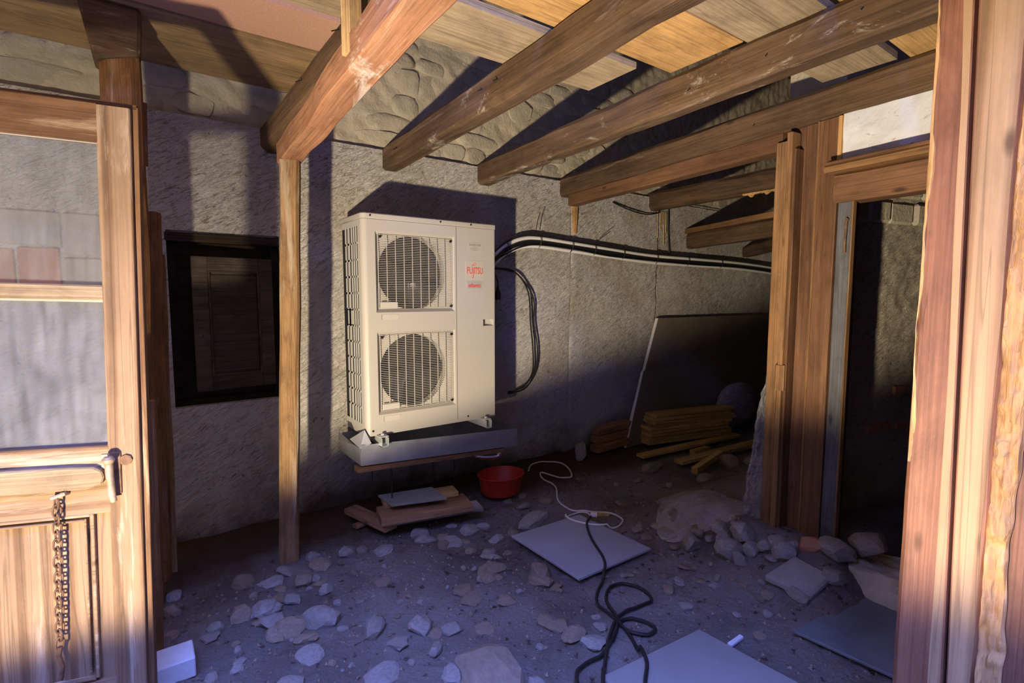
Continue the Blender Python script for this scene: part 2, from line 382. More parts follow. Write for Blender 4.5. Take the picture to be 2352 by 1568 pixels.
def plastic_mat():
    m, t, p = nt('milky_plastic_film'); t.nodes.remove(p); out = t.nodes['Material Output']
    tr = node(t, 'ShaderNodeBsdfTransparent'); di = node(t, 'ShaderNodeBsdfPrincipled'); di.inputs['Base Color'].default_value = (.8,.82,.86,1); di.inputs['Roughness'].default_value = .22
    ms = node(t, 'ShaderNodeMixShader'); v = coords(t, (1,1,1)); f1 = nz(t, v, 9, 4, .6)
    r = node(t, 'ShaderNodeMapRange'); r.inputs[3].default_value = .06; r.inputs[4].default_value = .40; t.links.new(f1, r.inputs[0])
    t.links.new(r.outputs[0], ms.inputs[0]); t.links.new(tr.outputs[0], ms.inputs[1]); t.links.new(di.outputs[0], ms.inputs[2]); t.links.new(ms.outputs[0], out.inputs[0]); return m
M_film = plastic_mat()

# ------------------------------------------------------------------ the setting: floor, walls, roof
def grid(name, mat, nx, ny, fn, parent=None, skip=None):
    V = []; Fc = []
    for j in range(ny+1):
        for i in range(nx+1): V.append(fn(i/nx, j/ny))
    for j in range(ny):
        for i in range(nx):
            if skip and skip((i+.5)/nx, (j+.5)/ny): continue
            a = j*(nx+1)+i; Fc.append((a, a+1, a+nx+2, a+nx+1))
    return mk(name, V, Fc, mat, parent, smooth=True)
fx0, fx1, fy0, fy1 = -2.2, 7.0, -1.2, 3.42
def ffn(a, b):
    x = fx0 + (fx1-fx0)*a; y = fy0 + (fy1-fy0)*b; return (x, y, floor_z(x, y))
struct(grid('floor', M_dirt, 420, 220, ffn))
struct(MB().box((-30,-30,-.12), (30,30,-.06)).build('ground', M_yard))
YW = 3.32; WX0, WX1, WZ1 = -2.2, 7.0, 2.36
NX0, NX1, NZ0, NZ1 = .147, .715, .79, 1.745     # cupboard recess
def wfn(a, b):
    x = WX0 + (WX1-WX0)*a; z = -.1 + (WZ1+.1)*b
    y = YW + .010*noise.noise((x*1.5, z*1.5, 1)) + .006*noise.noise((x*6+z*2, z*9-x*3, 2)) + .004*noise.noise((x*18+z*9, z*30-x*14, 5))
    y += .02*ss(.40, .15, z) * (noise.noise((x*5, z*6, 8)) + .3)
    for cx, amp in ((3.06, .012), (4.22, .014)):      # vertical breaks in the plaster
        d = x - cx - .012*noise.noise((z*3, cx, 0))
        y += amp*max(0, 1-abs(d)/.014)
        if d > 0 and cx > 4: y += .02
    if .95 < z+.03*noise.noise((x*2,0,4)) : y -= .006*ss(1.15, 1.3, z+.03*noise.noise((x*2,0,4)))
    return (x, min(y, YW+.045), z)
def nsk(a, b):
    x = WX0 + (WX1-WX0)*a; z = -.1 + (WZ1+.1)*b; return NX0 < x < NX1 and NZ0 < z < NZ1
wall = struct(grid('wall_back', M_plaster, 560, 150, wfn, skip=nsk))
# rubble masonry above the plaster: mortar bed set back, every stone a piece of its own
def mfn(a, b):
    x = WX0 + (WX1-WX0)*a; z = 2.30 + 1.9*b
    return (x, YW + .040 + .016*noise.noise((x*5, z*5, 3)) + .014*noise.noise((x*13, z*13, 3)) + .006*noise.noise((x*30, z*30, 3)), z)
mort = grid('mortar_bed', M_mortar, 460, 110, mfn, wall); mort['kind'] = 'stuff'
mk('plaster_ledge', *(lambda n: ([ (WX0+(WX1-WX0)*i/n, YW-.004+.05*k+.004*noise.noise((i*.4,0,7)), 2.352+.012*noise.noise((i*.5,k,1))-.02*(k==0)) for i in range(n+1) for k in (0,1)],
   [(2*i,2*i+2,2*i+3,2*i+1) for i in range(n)]))(230), M_mortar, wall)
def stone_piece(name, cx, cz, w, h, y, mat, parent, proud=.03):
    n = 14; ring = []; sd = random.random()*90; tx = random.uniform(-.10,.10); tz_ = random.uniform(-.14,.14); pw = random.uniform(2.4,4.0)
    V = []
    for q, dep in ((1.0,-.03),(.985,proud*.15),(.90,proud*.75),(.62,proud*1.0),(.30,proud*1.05)):
        for k in range(n):
            a = 2*PI*k/n; c, s_ = math.cos(a), math.sin(a)
            r = (abs(c)**pw + abs(s_)**pw) ** (-1/pw) * (1 + .16*noise.noise((c*1.6+sd, s_*1.6, 1)) + .07*noise.noise((c*4+sd, s_*4, 2)))
            x, z_ = c*r*q*w/2, s_*r*q*h/2
            V.append((cx+x, y-dep-(tx*x+tz_*z_)*(dep > 0)-.010*noise.noise(((cx+x)*13, (cz+z_)*13, sd))*(q < .95)-.004*noise.noise(((cx+x)*40, (cz+z_)*40, sd))*(q < .95), cz+z_))
    V.append((cx, y-proud, cz)); Fc = []
    for i in range(4):
        for k in range(n): Fc.append((i*n+k, i*n+(k+1)%n, (i+1)*n+(k+1)%n, (i+1)*n+k))
    Fc += [(4*n+k, 4*n+(k+1)%n, 5*n) for k in range(n)]
    return mk(name, V, Fc, mat, parent, smooth=True)
z = 2.375
while z < 3.55:
    hh = random.uniform(.08, .21); x = -1.0 + random.uniform(0, .2)
    while x < 6.4:
        ww = random.uniform(.10, .44)
        if (x < 3.6 or z < 2.8) and random.random() < .82: stone_piece('stone', x+ww/2, z+hh/2+random.uniform(-.012,.012), ww*1.02, hh*random.uniform(.9,1.08), YW+.040, M_wstone, wall, random.uniform(.003,.022))
        x += ww
    z += hh
# blocked-up opening seen through the upper pane: blocks and bricks a little proud of the plaster
for x0, x1, z0, z1, mt in ((-1.1,-.62,1.62,1.80,M_block),(-.60,-.27,1.64,1.80,M_block),(-.26,-.12,1.60,1.80,M_block),(-.11,.0,1.62,1.80,M_block),(-.10,.02,1.42,1.605,M_brick),(-.27,-.12,1.40,1.585,M_block),(-.62,-.44,1.44,1.62,M_brick),(-.43,-.28,1.42,1.63,M_brick),(-1.1,-.64,1.42,1.61,M_block)):
    MB().box((x0,YW-.02,z0),(x1,YW+.03,z1)).build('brick' if mt is M_brick else 'block', mt, wall, bevel=.006)
MB().box((WX0,3.47,-.1),(WX1,3.62,4.2)).build('wall_core', M_mortar, wall)  # unseen backing added to stop sky light leaking in from behind
for lo_, hi_ in (((NX0-.04,YW+.012,NZ0-.05),(NX1+.04,3.47,NZ0-.004)),((NX0-.04,YW+.012,NZ1-.003),(NX1+.04,3.47,NZ1+.05)),((NX0-.05,YW+.012,NZ0-.05),(NX0-.004,3.47,NZ1+.05)),((NX1+.004,YW+.012,NZ0-.05),(NX1+.05,3.47,NZ1+.05))):
    MB().box(lo_, hi_).build('reveal', M_plaster, wall)
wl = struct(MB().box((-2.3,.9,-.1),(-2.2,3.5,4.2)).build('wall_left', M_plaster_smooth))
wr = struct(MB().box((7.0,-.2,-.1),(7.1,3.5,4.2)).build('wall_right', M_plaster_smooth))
struct(MB().box((1.74,.12,-.1),(7.0,.22,4.2)).build('wall_front', M_yard))  # unseen wall put in to keep sky light off the right-hand floor
rz_ = lambda y: 3.5 + .65*(y+.5)/4.1
def roof_piece(name, x0, x1, y0, y1):
    return struct(MB().hexa([(x,y,rz_(y)+d_) for d_ in (0,.06) for x,y in ((x0,y0),(x1,y0),(x1,y1),(x0,y1))]).build(name, M_roof))
roof_piece('ceiling', .62, 7.2, .10, 3.6); roof_piece('ceiling', -2.4, .62, 1.15, 3.6)  # left piece ends where its unseen edge keeps sky off the back wall
# unseen walls added outside to cut off the low sky light
struct(MB().box((-4.0,-3.6,-.1),(7.2,-3.3,7.5)).build('wall_lane_sky_block', M_yard))
struct(MB().box((-3.9,-3.3,-.1),(-3.6,.9,6.5)).build('wall_yard_sky_block', M_yard))

# room beyond the door: rough wall standing at an angle, with its own rubble top
A, B = Vector((3.02,1.19,0)), Vector((4.7,.79,0)); dAB = (B-A).normalized(); nAB = Vector((dAB.y,-dAB.x,0))
def rfn(a, b):
    x = a*1.73; z = .0 + 2.05*b; p = A + dAB*x
    q = .010*noise.noise((x*5+z*3, z*8-x*3, 2)) + .007*noise.noise((x*16+z*8, z*24-x*10, 5))
    return (p.x + nAB.x*q, p.y + nAB.y*q, z)
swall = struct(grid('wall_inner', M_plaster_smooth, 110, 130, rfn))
def sbox(lo, hi, name, mat, parent, **kw):      # box in the inner wall's own frame
    P = []
    for zz in (lo[2], hi[2]):
        for xx, qq in ((lo[0],lo[1]),(hi[0],lo[1]),(hi[0],hi[1]),(lo[0],hi[1])):
            p = A + dAB*xx + nAB*qq; P.append((p.x, p.y, zz))
    return MB().hexa(P).build(name, mat, parent, **kw)
sbox((0,-.35,0),(1.75,-.015,2.9), 'wall_core', M_mortar, swall)
random.seed(3)
for zz, hh in ((1.80,.13),(1.945,.11),(2.07,.14)):
    xx = .02
    while xx < 1.5:
        ww = random.uniform(.14,.26); sbox((xx, -.03, zz-.0), (xx+ww-.012, .02+random.uniform(-.006,.012), zz+hh-.012), 'stone', M_wstone, swall, bevel=.012); xx += ww
for xx, zz in ((.52,.83),(.40,.63),(.55,.62),(.66,.60),(.30,.62)): sbox((xx,-.03,zz),(xx+.11,.009,zz+.05), 'brick', M_brick, swall, bevel=.005)

# ------------------------------------------------------------------ ceiling planks over the beams
ZB, ZT = 2.23, 2.385
planks = thing('ceiling_planks', (0,1.5,ZT+.02)); struct(planks);  # the nearest planks are unseen, put in to block sky light
for (x0, x1, y0, y1, mt, z0, th, sk) in ((-2.1,.80,2.69,3.27,M_ply,2.575,.03,0),(-2.1,.79,2.345,2.665,M_pink,2.587,.038,.005),(-2.1,.79,1.90,2.285,M_pale,2.575,.03,0),(-2.1,.79,1.53,1.88,M_ply,2.575,.03,0),(-2.1,.79,1.15,1.51,M_pale,2.575,.03,0),(.64,1.82,1.585,1.885,M_pale,ZT+.004,.028,-.02),
     (.64,1.985,1.19,1.535,M_orange,ZT+.010,.032,-.02),(.5,2.63,.87,1.165,M_pale,ZT+.004,.03,-.01),
     (.62,2.75,.50,.825,M_orange,ZT+.006,.03,0),(.62,2.9,.14,.48,M_pale,ZT+.004,.03,0),
     (2.08,2.80,1.30,1.302,M_pale,ZT+.03,.002,0)):
    if y1 - y0 < .01: continue
    yc = (y0+y1)/2
    timber('plank', (x0, yc-sk*0, z0+th/2), (x1, yc+sk, z0+th/2), y1-y0, th, mt, planks, ch=.002, jit=.003, seg=.3)

# ------------------------------------------------------------------ ceiling beams
def nails(parent, pts):
    for (p, q) in pts:
        MB().tube([p, q], .0022, 5).build('nail', M_nail, parent)
def beam(label, pw, pf, zb, zt, w, mat, group='ceiling beams', nl=(), ch=.02):
    zc = (zb+zt)/2; t_ = thing('ceiling_beam', (pw[0], pw[1], zb), label, 'beam', group)
    timber('shaft', (pw[0], pw[1], zc), (pf[0], pf[1], zc), w, zt-zb, mat, t_, ch=ch, jit=.007, seg=.16)
    d = (Vector(pf)-Vector(pw)).normalized()
    for s_, zf in nl:
        p = Vector((pw[0], pw[1], 0)) + Vector((d[0], d[1], 0))*s_; x = p.x - w/2
        nails(t_, [((x+.01, p.y, zb+zf), (x-.03, p.y-.012, zb+zf-.025))])
    return t_
beam('dark rounded ceiling beam above the reddish prop beam', (.695,3.36), (.70,.12), ZB, ZT, .125, M_beam, nl=((.95,.11),(1.45,.12)), ch=.03)
beam('whitewash-stained ceiling beam above the air conditioning unit', (1.43,3.36), (1.265,.12), ZB, ZT, .115, M_beam_w, nl=((.30,.09),(1.35,.10),(1.48,.10)))
beam('ceiling beam with a long crack and bent nails, second from the door frame', (2.17,3.36), (1.955,.12), ZB, ZT, .11, M_beam_w, nl=((1.95,.07),(2.3,.08),(2.62,.10)))
beam('ceiling beam resting on top of the brown door frame', (2.985,3.36), (2.62,.23), ZB, ZT, .115, M_beam, nl=((1.85,.09),))
b5 = beam('short dark beam behind the door frame with torn ragged lath under it', (4.14,3.36), (4.12,1.2), ZB, ZT+.015, .13, M_beam, ch=.03)
mk('ragged_strip', *(lambda n: ([(4.07+.002*k, 2.36-.36*i/n, ZB+.004 - (0 if k < 2 else .055*abs(noise.noise((i*.9,0,3)))+.012)) for i in range(n+1) for k in (0,1,2,3)] ,
   [(4*i+a,4*i+4+a,4*i+4+b,4*i+b) for i in range(n) for a,b in ((0,1),(1,3),(3,2),(2,0))]))(24), M_raw, b5)
b6 = beam('low beam carrying a flat board behind the door frame', (4.78,3.36), (4.18,1.65), 1.90, 2.045, .12, M_beam)
timber('board', (4.76,3.36,2.075), (4.16,1.65,2.075), .13, .05, M_jamb_o, b6, ch=.003)
beam('lowest dark beam stub against the back wall', (5.9,3.36), (4.9,2.3), 1.86, 1.98, .12, M_beam)
t_ = thing('wood_wedge', (3.12,3.30,2.05), 'thin splintered wood wedge under a beam end on the wall', 'wedge')
MB().hexa([(3.075,3.29,1.93),(3.095,3.29,1.93),(3.095,3.33,1.93),(3.075,3.33,1.93),(3.06,3.28,2.225),(3.105,3.28,2.225),(3.105,3.33,2.225),(3.06,3.33,2.225)]).build('splint', M_raw, t_)
# straw hanging under the beam end
for i, (x, l) in enumerate(((4.20,.26),(4.24,.18),(4.30,.32),(4.27,.14),(4.33,.2))):
    tag(MB().tube([(x,3.31,2.235),(x+.01,3.315,2.235-l*.5),(x+.005,3.31,2.235-l)], .004, 5).build('straw', M_straw), 'dry straw stalk hanging below a beam end on the wall', 'straw', 'straw under the beam end')
tag(MB().tube(spline([(3.55,3.30,2.25),(3.75,3.28,2.20),(4.0,3.28,2.18),(4.22,3.30,2.22)]), .006, 6).build('loose_wire', M_cable), 'thin black wire sagging between two beam ends', 'wire')
tag(MB().tube(spline([(4.37,3.31,2.28),(4.36,3.30,2.05),(4.37,3.29,1.80)]), .006, 6).build('hanging_wire', M_cable), 'black wire hanging down the wall to the pipe bundle', 'wire')

# prop beam, its post and the lath nailed to it
pb = thing('prop_beam', (.68,2.9,2.085), 'reddish beam with white stains propped on the slender post', 'beam')
timber('shaft', (.685,2.93,2.14), (.543,.14,2.14), .105, .11, M_beam_red, pb, ch=.008, jit=.010, seg=.09)
lt = thing('lath', (.60,1.75,2.1), 'short pale new lath nailed upright to the reddish beam', 'lath')
timber('strip', (.578,1.62,2.135), (.578,1.62,2.50), .045, .045, M_lath, lt, up=(-.25,.97,0), ch=.002, jit=.001)
tag(timber('wooden_post', (.597,2.83,-.01), (.68,2.85,2.083), .092, .10, M_post, None, up=(.35,1,0), ch=.012, jit=.008, seg=.1), 'slender weathered post standing left of the air conditioning unit', 'post')

# left post with its tapered head, and the stub beside it
lp = thing('corner_post', (-.01,2.78,0), 'thick orange post with notched grey head behind the glazed door', 'post')
timber('shaft', (-.03,2.80,-.02), (.003,2.79,2.43), .14, .145, M_lpost, lp, up=(.1,1,0), ch=.028, jit=.012, seg=.1)
MB().hexa([(-.085,2.705,2.345),(.07,2.695,2.39),(.075,2.86,2.39),(-.08,2.86,2.345),(-.125,2.692,2.572),(.082,2.685,2.572),(.087,2.868,2.572),(-.12,2.868,2.572)]).build('head', M_beam_w, lp, bevel=.012)
st = thing('stub_post', (.07,2.98,0), 'short rough-topped post stub between the door and the cupboard', 'post')
timber('shaft', (.04,2.99,-.02), (.085,2.98,1.79), .075, .09, M_lpost, st, up=(.1,1,0), ch=.02, jit=.014, seg=.09)
timber('side_batten', (.085,3.03,-.02), (.112,3.05,1.60), .04, .05, M_post, st, up=(0,1,0), ch=.006, jit=.006, seg=.1)
tag(timber('splint', (.066,2.86,1.98), (.074,2.90,2.26), .03, .022, M_lpost, None, up=(0,1,0), ch=.004, jit=.006, seg=.06), 'broken wood splint hanging beside the thick post', 'splint')

# ------------------------------------------------------------------ wall cupboard
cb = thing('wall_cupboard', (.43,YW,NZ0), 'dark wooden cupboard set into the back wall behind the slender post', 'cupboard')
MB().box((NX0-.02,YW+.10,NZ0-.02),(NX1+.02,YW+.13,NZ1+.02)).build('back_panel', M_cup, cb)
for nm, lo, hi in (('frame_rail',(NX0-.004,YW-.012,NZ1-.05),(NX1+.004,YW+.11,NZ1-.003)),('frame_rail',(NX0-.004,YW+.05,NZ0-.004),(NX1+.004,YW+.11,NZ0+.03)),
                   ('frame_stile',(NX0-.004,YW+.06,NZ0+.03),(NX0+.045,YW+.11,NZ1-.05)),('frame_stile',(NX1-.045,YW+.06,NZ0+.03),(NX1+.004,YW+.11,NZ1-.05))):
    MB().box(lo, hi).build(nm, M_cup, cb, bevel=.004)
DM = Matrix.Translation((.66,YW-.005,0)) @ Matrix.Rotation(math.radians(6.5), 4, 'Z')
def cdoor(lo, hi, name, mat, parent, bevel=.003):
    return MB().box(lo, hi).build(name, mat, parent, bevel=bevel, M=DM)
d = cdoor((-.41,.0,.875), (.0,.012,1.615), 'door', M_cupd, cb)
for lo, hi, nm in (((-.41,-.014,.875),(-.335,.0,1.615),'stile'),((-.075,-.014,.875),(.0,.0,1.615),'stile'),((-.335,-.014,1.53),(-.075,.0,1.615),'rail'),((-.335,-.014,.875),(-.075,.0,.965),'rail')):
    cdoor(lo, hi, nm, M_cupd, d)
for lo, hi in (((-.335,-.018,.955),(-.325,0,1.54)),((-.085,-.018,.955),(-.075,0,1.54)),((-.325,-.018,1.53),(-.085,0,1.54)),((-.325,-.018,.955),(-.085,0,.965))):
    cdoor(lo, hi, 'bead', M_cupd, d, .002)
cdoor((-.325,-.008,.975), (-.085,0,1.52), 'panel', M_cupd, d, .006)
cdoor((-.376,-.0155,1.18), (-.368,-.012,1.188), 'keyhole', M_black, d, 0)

# ------------------------------------------------------------------ glazed door on the left, standing open
ang = math.radians(-15.8); DT = Vector((math.cos(ang), math.sin(ang), 0)); DN = Vector((math.sin(ang), -math.cos(ang), 0))
DK = 2.0/2.1; DO = Vector((-.012, 2.0, 1.4*(1-DK)))
DMat = Matrix.Identity(4)
Xd, Yd, Zd = -DT, DN, Vector((0,0,1))           # door frame: +x to the hinge, +y to the viewer
Yd = Zd.cross(Xd)
for i in range(3): DMat[i][0] = Xd[i]; DMat[i][1] = Yd[i]; DMat[i][2] = Zd[i]; DMat[i][3] = DO[i]
DMat = DMat @ Matrix.Rotation(math.radians(-1.6), 4, 'Y') @ Matrix.Scale(DK, 4)
FS = 1 if Yd.dot(DN) > 0 else -1
gd = thing('glazed_door', DO, 'old wooden door with two dusty panes, open at the left', 'door')
def dt(name, a, b, w, h, mat, parent=gd, ch=.003, jit=.0015, up=(0,1,0)):   # bars in door space: a,b axis ends (x,y,z); w in plane, h thickness
    t_ = timber(name, DMat @ Vector((a[0],FS*a[1],a[2])), DMat @ Vector((b[0],FS*b[1],b[2])), w, h, mat, parent, up=(DMat.to_3x3() @ Vector((0,FS,0))), ch=ch, jit=jit, seg=.15); return t_
dt('stile', (.062,0,.02), (.062,0,1.99), .085, .042, M_door)
dt('stile', (.83,0,.02), (.83,0,1.99), .09, .042, M_door)
dt('top_rail', (.105,0,1.935), (.79,0,1.935), .115, .040, M_door_d)
dt('glazing_bar', (.105,.002,1.408), (.79,.002,1.408), .045, .036, M_door_l)
dt('lock_rail', (.105,0,.80), (.79,0,.80), .215, .040, M_door)
dt('bottom_rail', (.105,0,.06), (.79,0,.06), .10, .040, M_door)
dt('lip_strip', (.0095,-.012,.02), (.0095,-.012,2.0), .017, .03, M_door_d, ch=.002)
dt('top_lip', (.005,-.012,2.0), (.87,-.012,2.0), .016, .03, M_door_d, ch=.002)
def dbox(name, lo, hi, mat, parent=gd, bevel=.002):
    lo = (lo[0], min(FS*lo[1],FS*hi[1]), lo[2]); hi2 = (hi[0], max(FS*lo[1],FS*hi[1]), hi[2])
    y0, y1 = sorted((FS*0+lo[1], hi2[1])); return MB().box((lo[0], y0, lo[2]), (hi[0], y1, hi[2])).build(name, mat, parent, bevel=bevel, M=DMat)
def dboxs(name, x0, x1, y0, y1, z0, z1, mat, parent=gd, bevel=.002):
    a, b = sorted((FS*y0, FS*y1)); return MB().box((x0,a,z0),(x1,b,z1)).build(name, mat, parent, bevel=bevel, M=DMat)
dboxs('pane', .10, .79, -.002, .002, 1.425, 1.885, M_glass, bevel=0)
dboxs('pane', .10, .79, -.002, .002, .90, 1.39, M_glass2, bevel=0)
pn = dt('lower_panel', (.4475,-.004,.11), (.4475,-.004,.70), .685, .018, M_door)
for x0, x1, z0, z1 in ((.150,.160,.125,.690),(.170,.176,.14,.675),(.16,.79,.680,.690),(.176,.79,.666,.672),(.16,.79,.118,.126)):
    dboxs('moulding', x0, x1, .004, .024 if x1-x0 != .006 else .012, z0, z1, M_door, pn, .002)
# whitish old putty round the panes
for x0, x1, z0, z1 in ((.10,.106,1.43,1.88),(.10,.79,1.874,1.882),(.10,.106,.905,1.385),(.10,.79,1.378,1.386)):
    dboxs('putty', x0, x1, .002, .012, z0, z1, M_lblc, gd, .001)
# weatherboard nailed under the lower pane
wb = thing('cross_board', DMat @ Vector((.3,FS*.03,.84)), 'rounded wooden cross board on the door under the lower pane', 'board')
V = []; n = 10
prof = [(.118,.792),(.112,.815),(.118,.835),(.14,.848),(.20,.852),(.79,.862),(.79,.785),(.25,.778),(.16,.778)]
V = [(x, FS*.020, z) for x, z in prof] + [(x, FS*.044, z) for x, z in prof]; k = len(prof)
mk('board', V, [tuple(range(k)), tuple(range(k,2*k))] + [(i,(i+1)%k,k+(i+1)%k,k+i) for i in range(k)], M_door_l, wb, M=DMat, bevel=.004)
# iron latch
la = thing('door_latch', DMat @ Vector((.09,FS*.03,.8)), 'rusty iron lever latch with keyhole plate on the door stile', 'latch')
dboxs('plate', .085, .125, .018, .026, .835, .885, M_rust_l, la)
dboxs('keeper', .070, .100, .018, .030, .75, .89, M_rust, la)
MB().tube([DMat @ Vector((.094,FS*.055,.875)), DMat @ Vector((.092,FS*.058,.83)), DMat @ Vector((.088,FS*.055,.755)), DMat @ Vector((.086,FS*.05,.735))], lambda u: .012-.003*u, 10).build('lever', M_rust_l, la, smooth=True)
bmk = MB().lathe([(0,-.013),(.010,-.011),(.016,-.004),(.017,.004),(.011,.012),(0,.014)], 14); bmk.build('knob', M_rust_l, la, smooth=True, M=Matrix.Translation(DMat @ Vector((.094,FS*.058,.872))))
MB().tube([DMat @ Vector((.094,FS*.02,.872)), DMat @ Vector((.094,FS*.06,.872))], .008, 8).build('spindle', M_rust, la)
bq = MB().lathe([(0,0),(.018,0),(.018,.005),(0,.005)], 8); bq.build('escutcheon', M_rust, la, M=DMat @ Matrix.Translation((.056,FS*.024,.862)) @ Matrix.Rotation(-FS*PI/2, 4, 'X'))
# chain
chn = thing('chain', DMat @ Vector((.235,FS*.04,.76)), 'rusty chain hanging from a staple on the door panel', 'chain')
MB().tube([DMat @ Vector(q) for q in ((.215,FS*.02,.765),(.215,FS*.05,.772),(.245,FS*.05,.762),(.245,FS*.02,.755))], .006, 8).build('staple', M_rust_l, chn)
zc = .745; i = 0; linkm = None
while zc > .255:
    pts = []
    for k in range(14):
        a = 2*PI*k/14; pts.append((.0105*math.cos(a), 0, .0165*math.sin(a) + (.004 if math.sin(a) > 0 else -.004)))
    if linkm is None:
        tmp = MB().tube([Vector(q) for q in pts], .0032, 6, closed=True); first = tmp.build('link', M_rust, chn, smooth=True); linkm = first.data; o = first
    else:
        o = bpy.data.objects.new('link', linkm); COL.objects.link(o)
    Mx = DMat @ Matrix.Translation((.236+.010*(.745-zc)*2, FS*(.046-.012*(.745-zc)), zc)) @ Matrix.Rotation((.55 if i % 2 else -.75), 4, 'Z')
    attach(o, chn, Mx); zc -= .0275; i += 1
MB().tube([DMat @ Vector(q) for q in ((.245,FS*.04,.265),(.25,FS*.04,.235),(.242,FS*.04,.20),(.245,FS*.042,.165),(.25,FS*.04,.15))], .007, 8).build('hook', M_rust, chn, smooth=True)
bt = thing('wire_tie', DMat @ Vector((.25,FS*.04,.13)), 'twisted wire holding the lower end of the chain', 'wire')
for q in (((.215,.03,.125),(.245,.05,.15),(.28,.04,.13),(.34,.035,.085)),((.21,.04,.12),(.24,.045,.11),(.27,.05,.125),(.26,.04,.145))):
    MB().tube(spline([DMat @ Vector((a,FS*b,c)) for a,b,c in q]), .005, 7).build('strand', M_rust_l, bt)
tag(timber('door_casing', (-.005,2.40,0), (.018,2.39,1.0), .05, .05, M_lpost, None, up=(0,1,0), ch=.008, jit=.006), 'dark upright board right behind the door edge near the ground', 'board')

# ------------------------------------------------------------------ right foreground post
rp = thing('door_post', (1.55,.33,0), 'red-brown painted post with splintered edge in the right foreground', 'post')
RX = 1.50
n = 60; L = 2.385; prof_n = 12
def rpost(mat_l, mat_c):
    V = []; Fc = []
    for i in range(n+1):
        zz = L*i/n; lean = -.012*(1-zz/2.4)
        yl = .42 + .012*(zz-1.4)/1.0*0 + .0015*noise.noise((zz*6,0,1)); yc = .335 - .018*(1.9-zz)/1.0*.9; yr = .262 + .004*noise.noise((zz*5,3,1))
        yc = .352 - .022*(2.1-zz)
        ring = [(RX+.20, yl), (RX+.012, yl), (RX, yl-.010), (RX, yc+.0035), (RX+.022, yc), (RX+.001, yc-.0035), (RX+.002, yr+.008), (RX+.012, yr), (RX+.20, yr)]
        for x, y in ring: V.append((x+lean*0, y, zz))
    m_ = len(ring)
    for i in range(n):
        for j in range(m_-1): Fc.append((i*m_+j, i*m_+j+1, (i+1)*m_+j+1, (i+1)*m_+j))
        Fc.append((i*m_+m_-1, i*m_, (i+1)*m_, (i+1)*m_+m_-1))
    Fc += [tuple(range(m_))[::-1], tuple(n*m_+k for k in range(m_))]
    return V, Fc
V, Fc = rpost(None, None)
R90 = Matrix(((0,0,1,0),(0,1,0,0),(-1,0,0,0),(0,0,0,1)))       # so that local X runs up the post for the grain
def upright(name, V, Fc, mat, parent, smooth=False):
    M = R90.inverted(); Vl = [R90 @ Vector(v) for v in V]; return mk(name, Vl, Fc, mat, parent, smooth=smooth, M=M)
upright('shaft', V, Fc, M_rpost, rp)
# bare heartwood where the paint has gone: a thin ragged layer standing on the face
def ragged(name, yfa, yfb, mat, x0, thick, seed, n=110, cols=8, z0=.0, z1=2.385, rough=.0):
    V = []; Fc = []
    for i in range(n+1):
        zz = z0 + (z1-z0)*i/n; ya = yfa(zz); yb = yfb(zz)
        for j in range(cols+1):
            y = ya + (yb-ya)*j/cols; e = min(j, cols-j)
            x = x0 - (0 if e == 0 else thick) - rough*noise.noise((zz*14, y*60, seed))*(e > 0) - rough*.6*noise.noise((zz*45, y*130, seed))*(e > 0)
            V.append((x, y, zz))
    for i in range(n):
        for j in range(cols):
            a = i*(cols+1)+j; Fc.append((a, a+1, a+cols+2, a+cols+1))
    return upright(name, V, Fc, mat, rp, smooth=True)
ycr = lambda z: .352 - .022*(2.1-z)
ragged('bare_strip', lambda z: ycr(z)-.006, lambda z: .272+.004*noise.noise((z*4,1,1)) , M_heart, RX+.0008, .0016, 1)
ragged('bare_strip', lambda z: ycr(z)+.020+.018*noise.noise((z*1.7,2,1))+.012*ss(1.3,.4,z), lambda z: ycr(z)+.006, M_heart, RX+.0005, .0012, 2)
ragged('chipped_corner', lambda z: .4185, lambda z: .409-.012*max(-.55,noise.noise((z*5,7,1)))-.003*noise.noise((z*25,7,1)), M_raw, RX+.006, .008, 3, n=200, cols=4, z0=1.0, rough=.004)
ragged('splintered_edge', lambda z: .268+.006*noise.noise((z*4,9,1))+.003*noise.noise((z*22,9,1)), lambda z: .222+.010*noise.noise((z*3,11,1))+.005*noise.noise((z*17,11,1)), M_raw, RX+.012, .010, 5, n=260, cols=10, rough=.012)
upright('rear_board', [(RX+a, y, z_) for z_ in (0, 2.385) for a, y in ((.02,.262),(.012,.135),(.16,.13),(.16,.262))], [(0,3,2,1),(4,5,6,7),(0,1,5,4),(1,2,6,5),(2,3,7,6),(3,0,4,7)], M_rpost, rp)

# ------------------------------------------------------------------ brown door frame of the inner room (partition)
LN = Vector((.114, 1, 0)).normalized()              # along the partition
NRM = Vector((-1, .114, 0)).normalized()            # towards the viewer
def pp(y, off, z): p = Vector((PX(y), y, z)) + NRM*off; return p
fr = thing('door_frame', pp(1.1,0,.2), 'brown wooden door frame post under the beam at the right', 'door frame')
def upr(name, y0, y1, z0, z1, off0, off1, mat, ch=.003, jit=.002, parent=fr):
    yc = (y0+y1)/2; oc = (off0+off1)/2
    return timber(name, pp(yc,oc,z0), pp(yc,oc,z1), abs(off1-off0), abs(y1-y0), mat, parent, up=LN, ch=ch, jit=jit, seg=.12)
upr('core_stud', 1.045, 1.335, .16, 2.23, -.13, -.02, M_jamb)
upr('casing_board', 1.175, 1.245, .20, 2.228, -.03, -.008, M_jamb)
upr('casing_board', 1.082, 1.178, .17, 2.228, -.03, .003, M_jamb)
upr('bead', 1.172, 1.182, .20, 2.228, -.01, .009, M_jamb_o)
upr('door_jamb', 1.012, 1.078, .19, 1.93, -.03, -.006, M_jamb_blue)
upr('jamb_edge', 1.006, 1.013, .19, 1.84, -.03, .002, M_jamb_o)
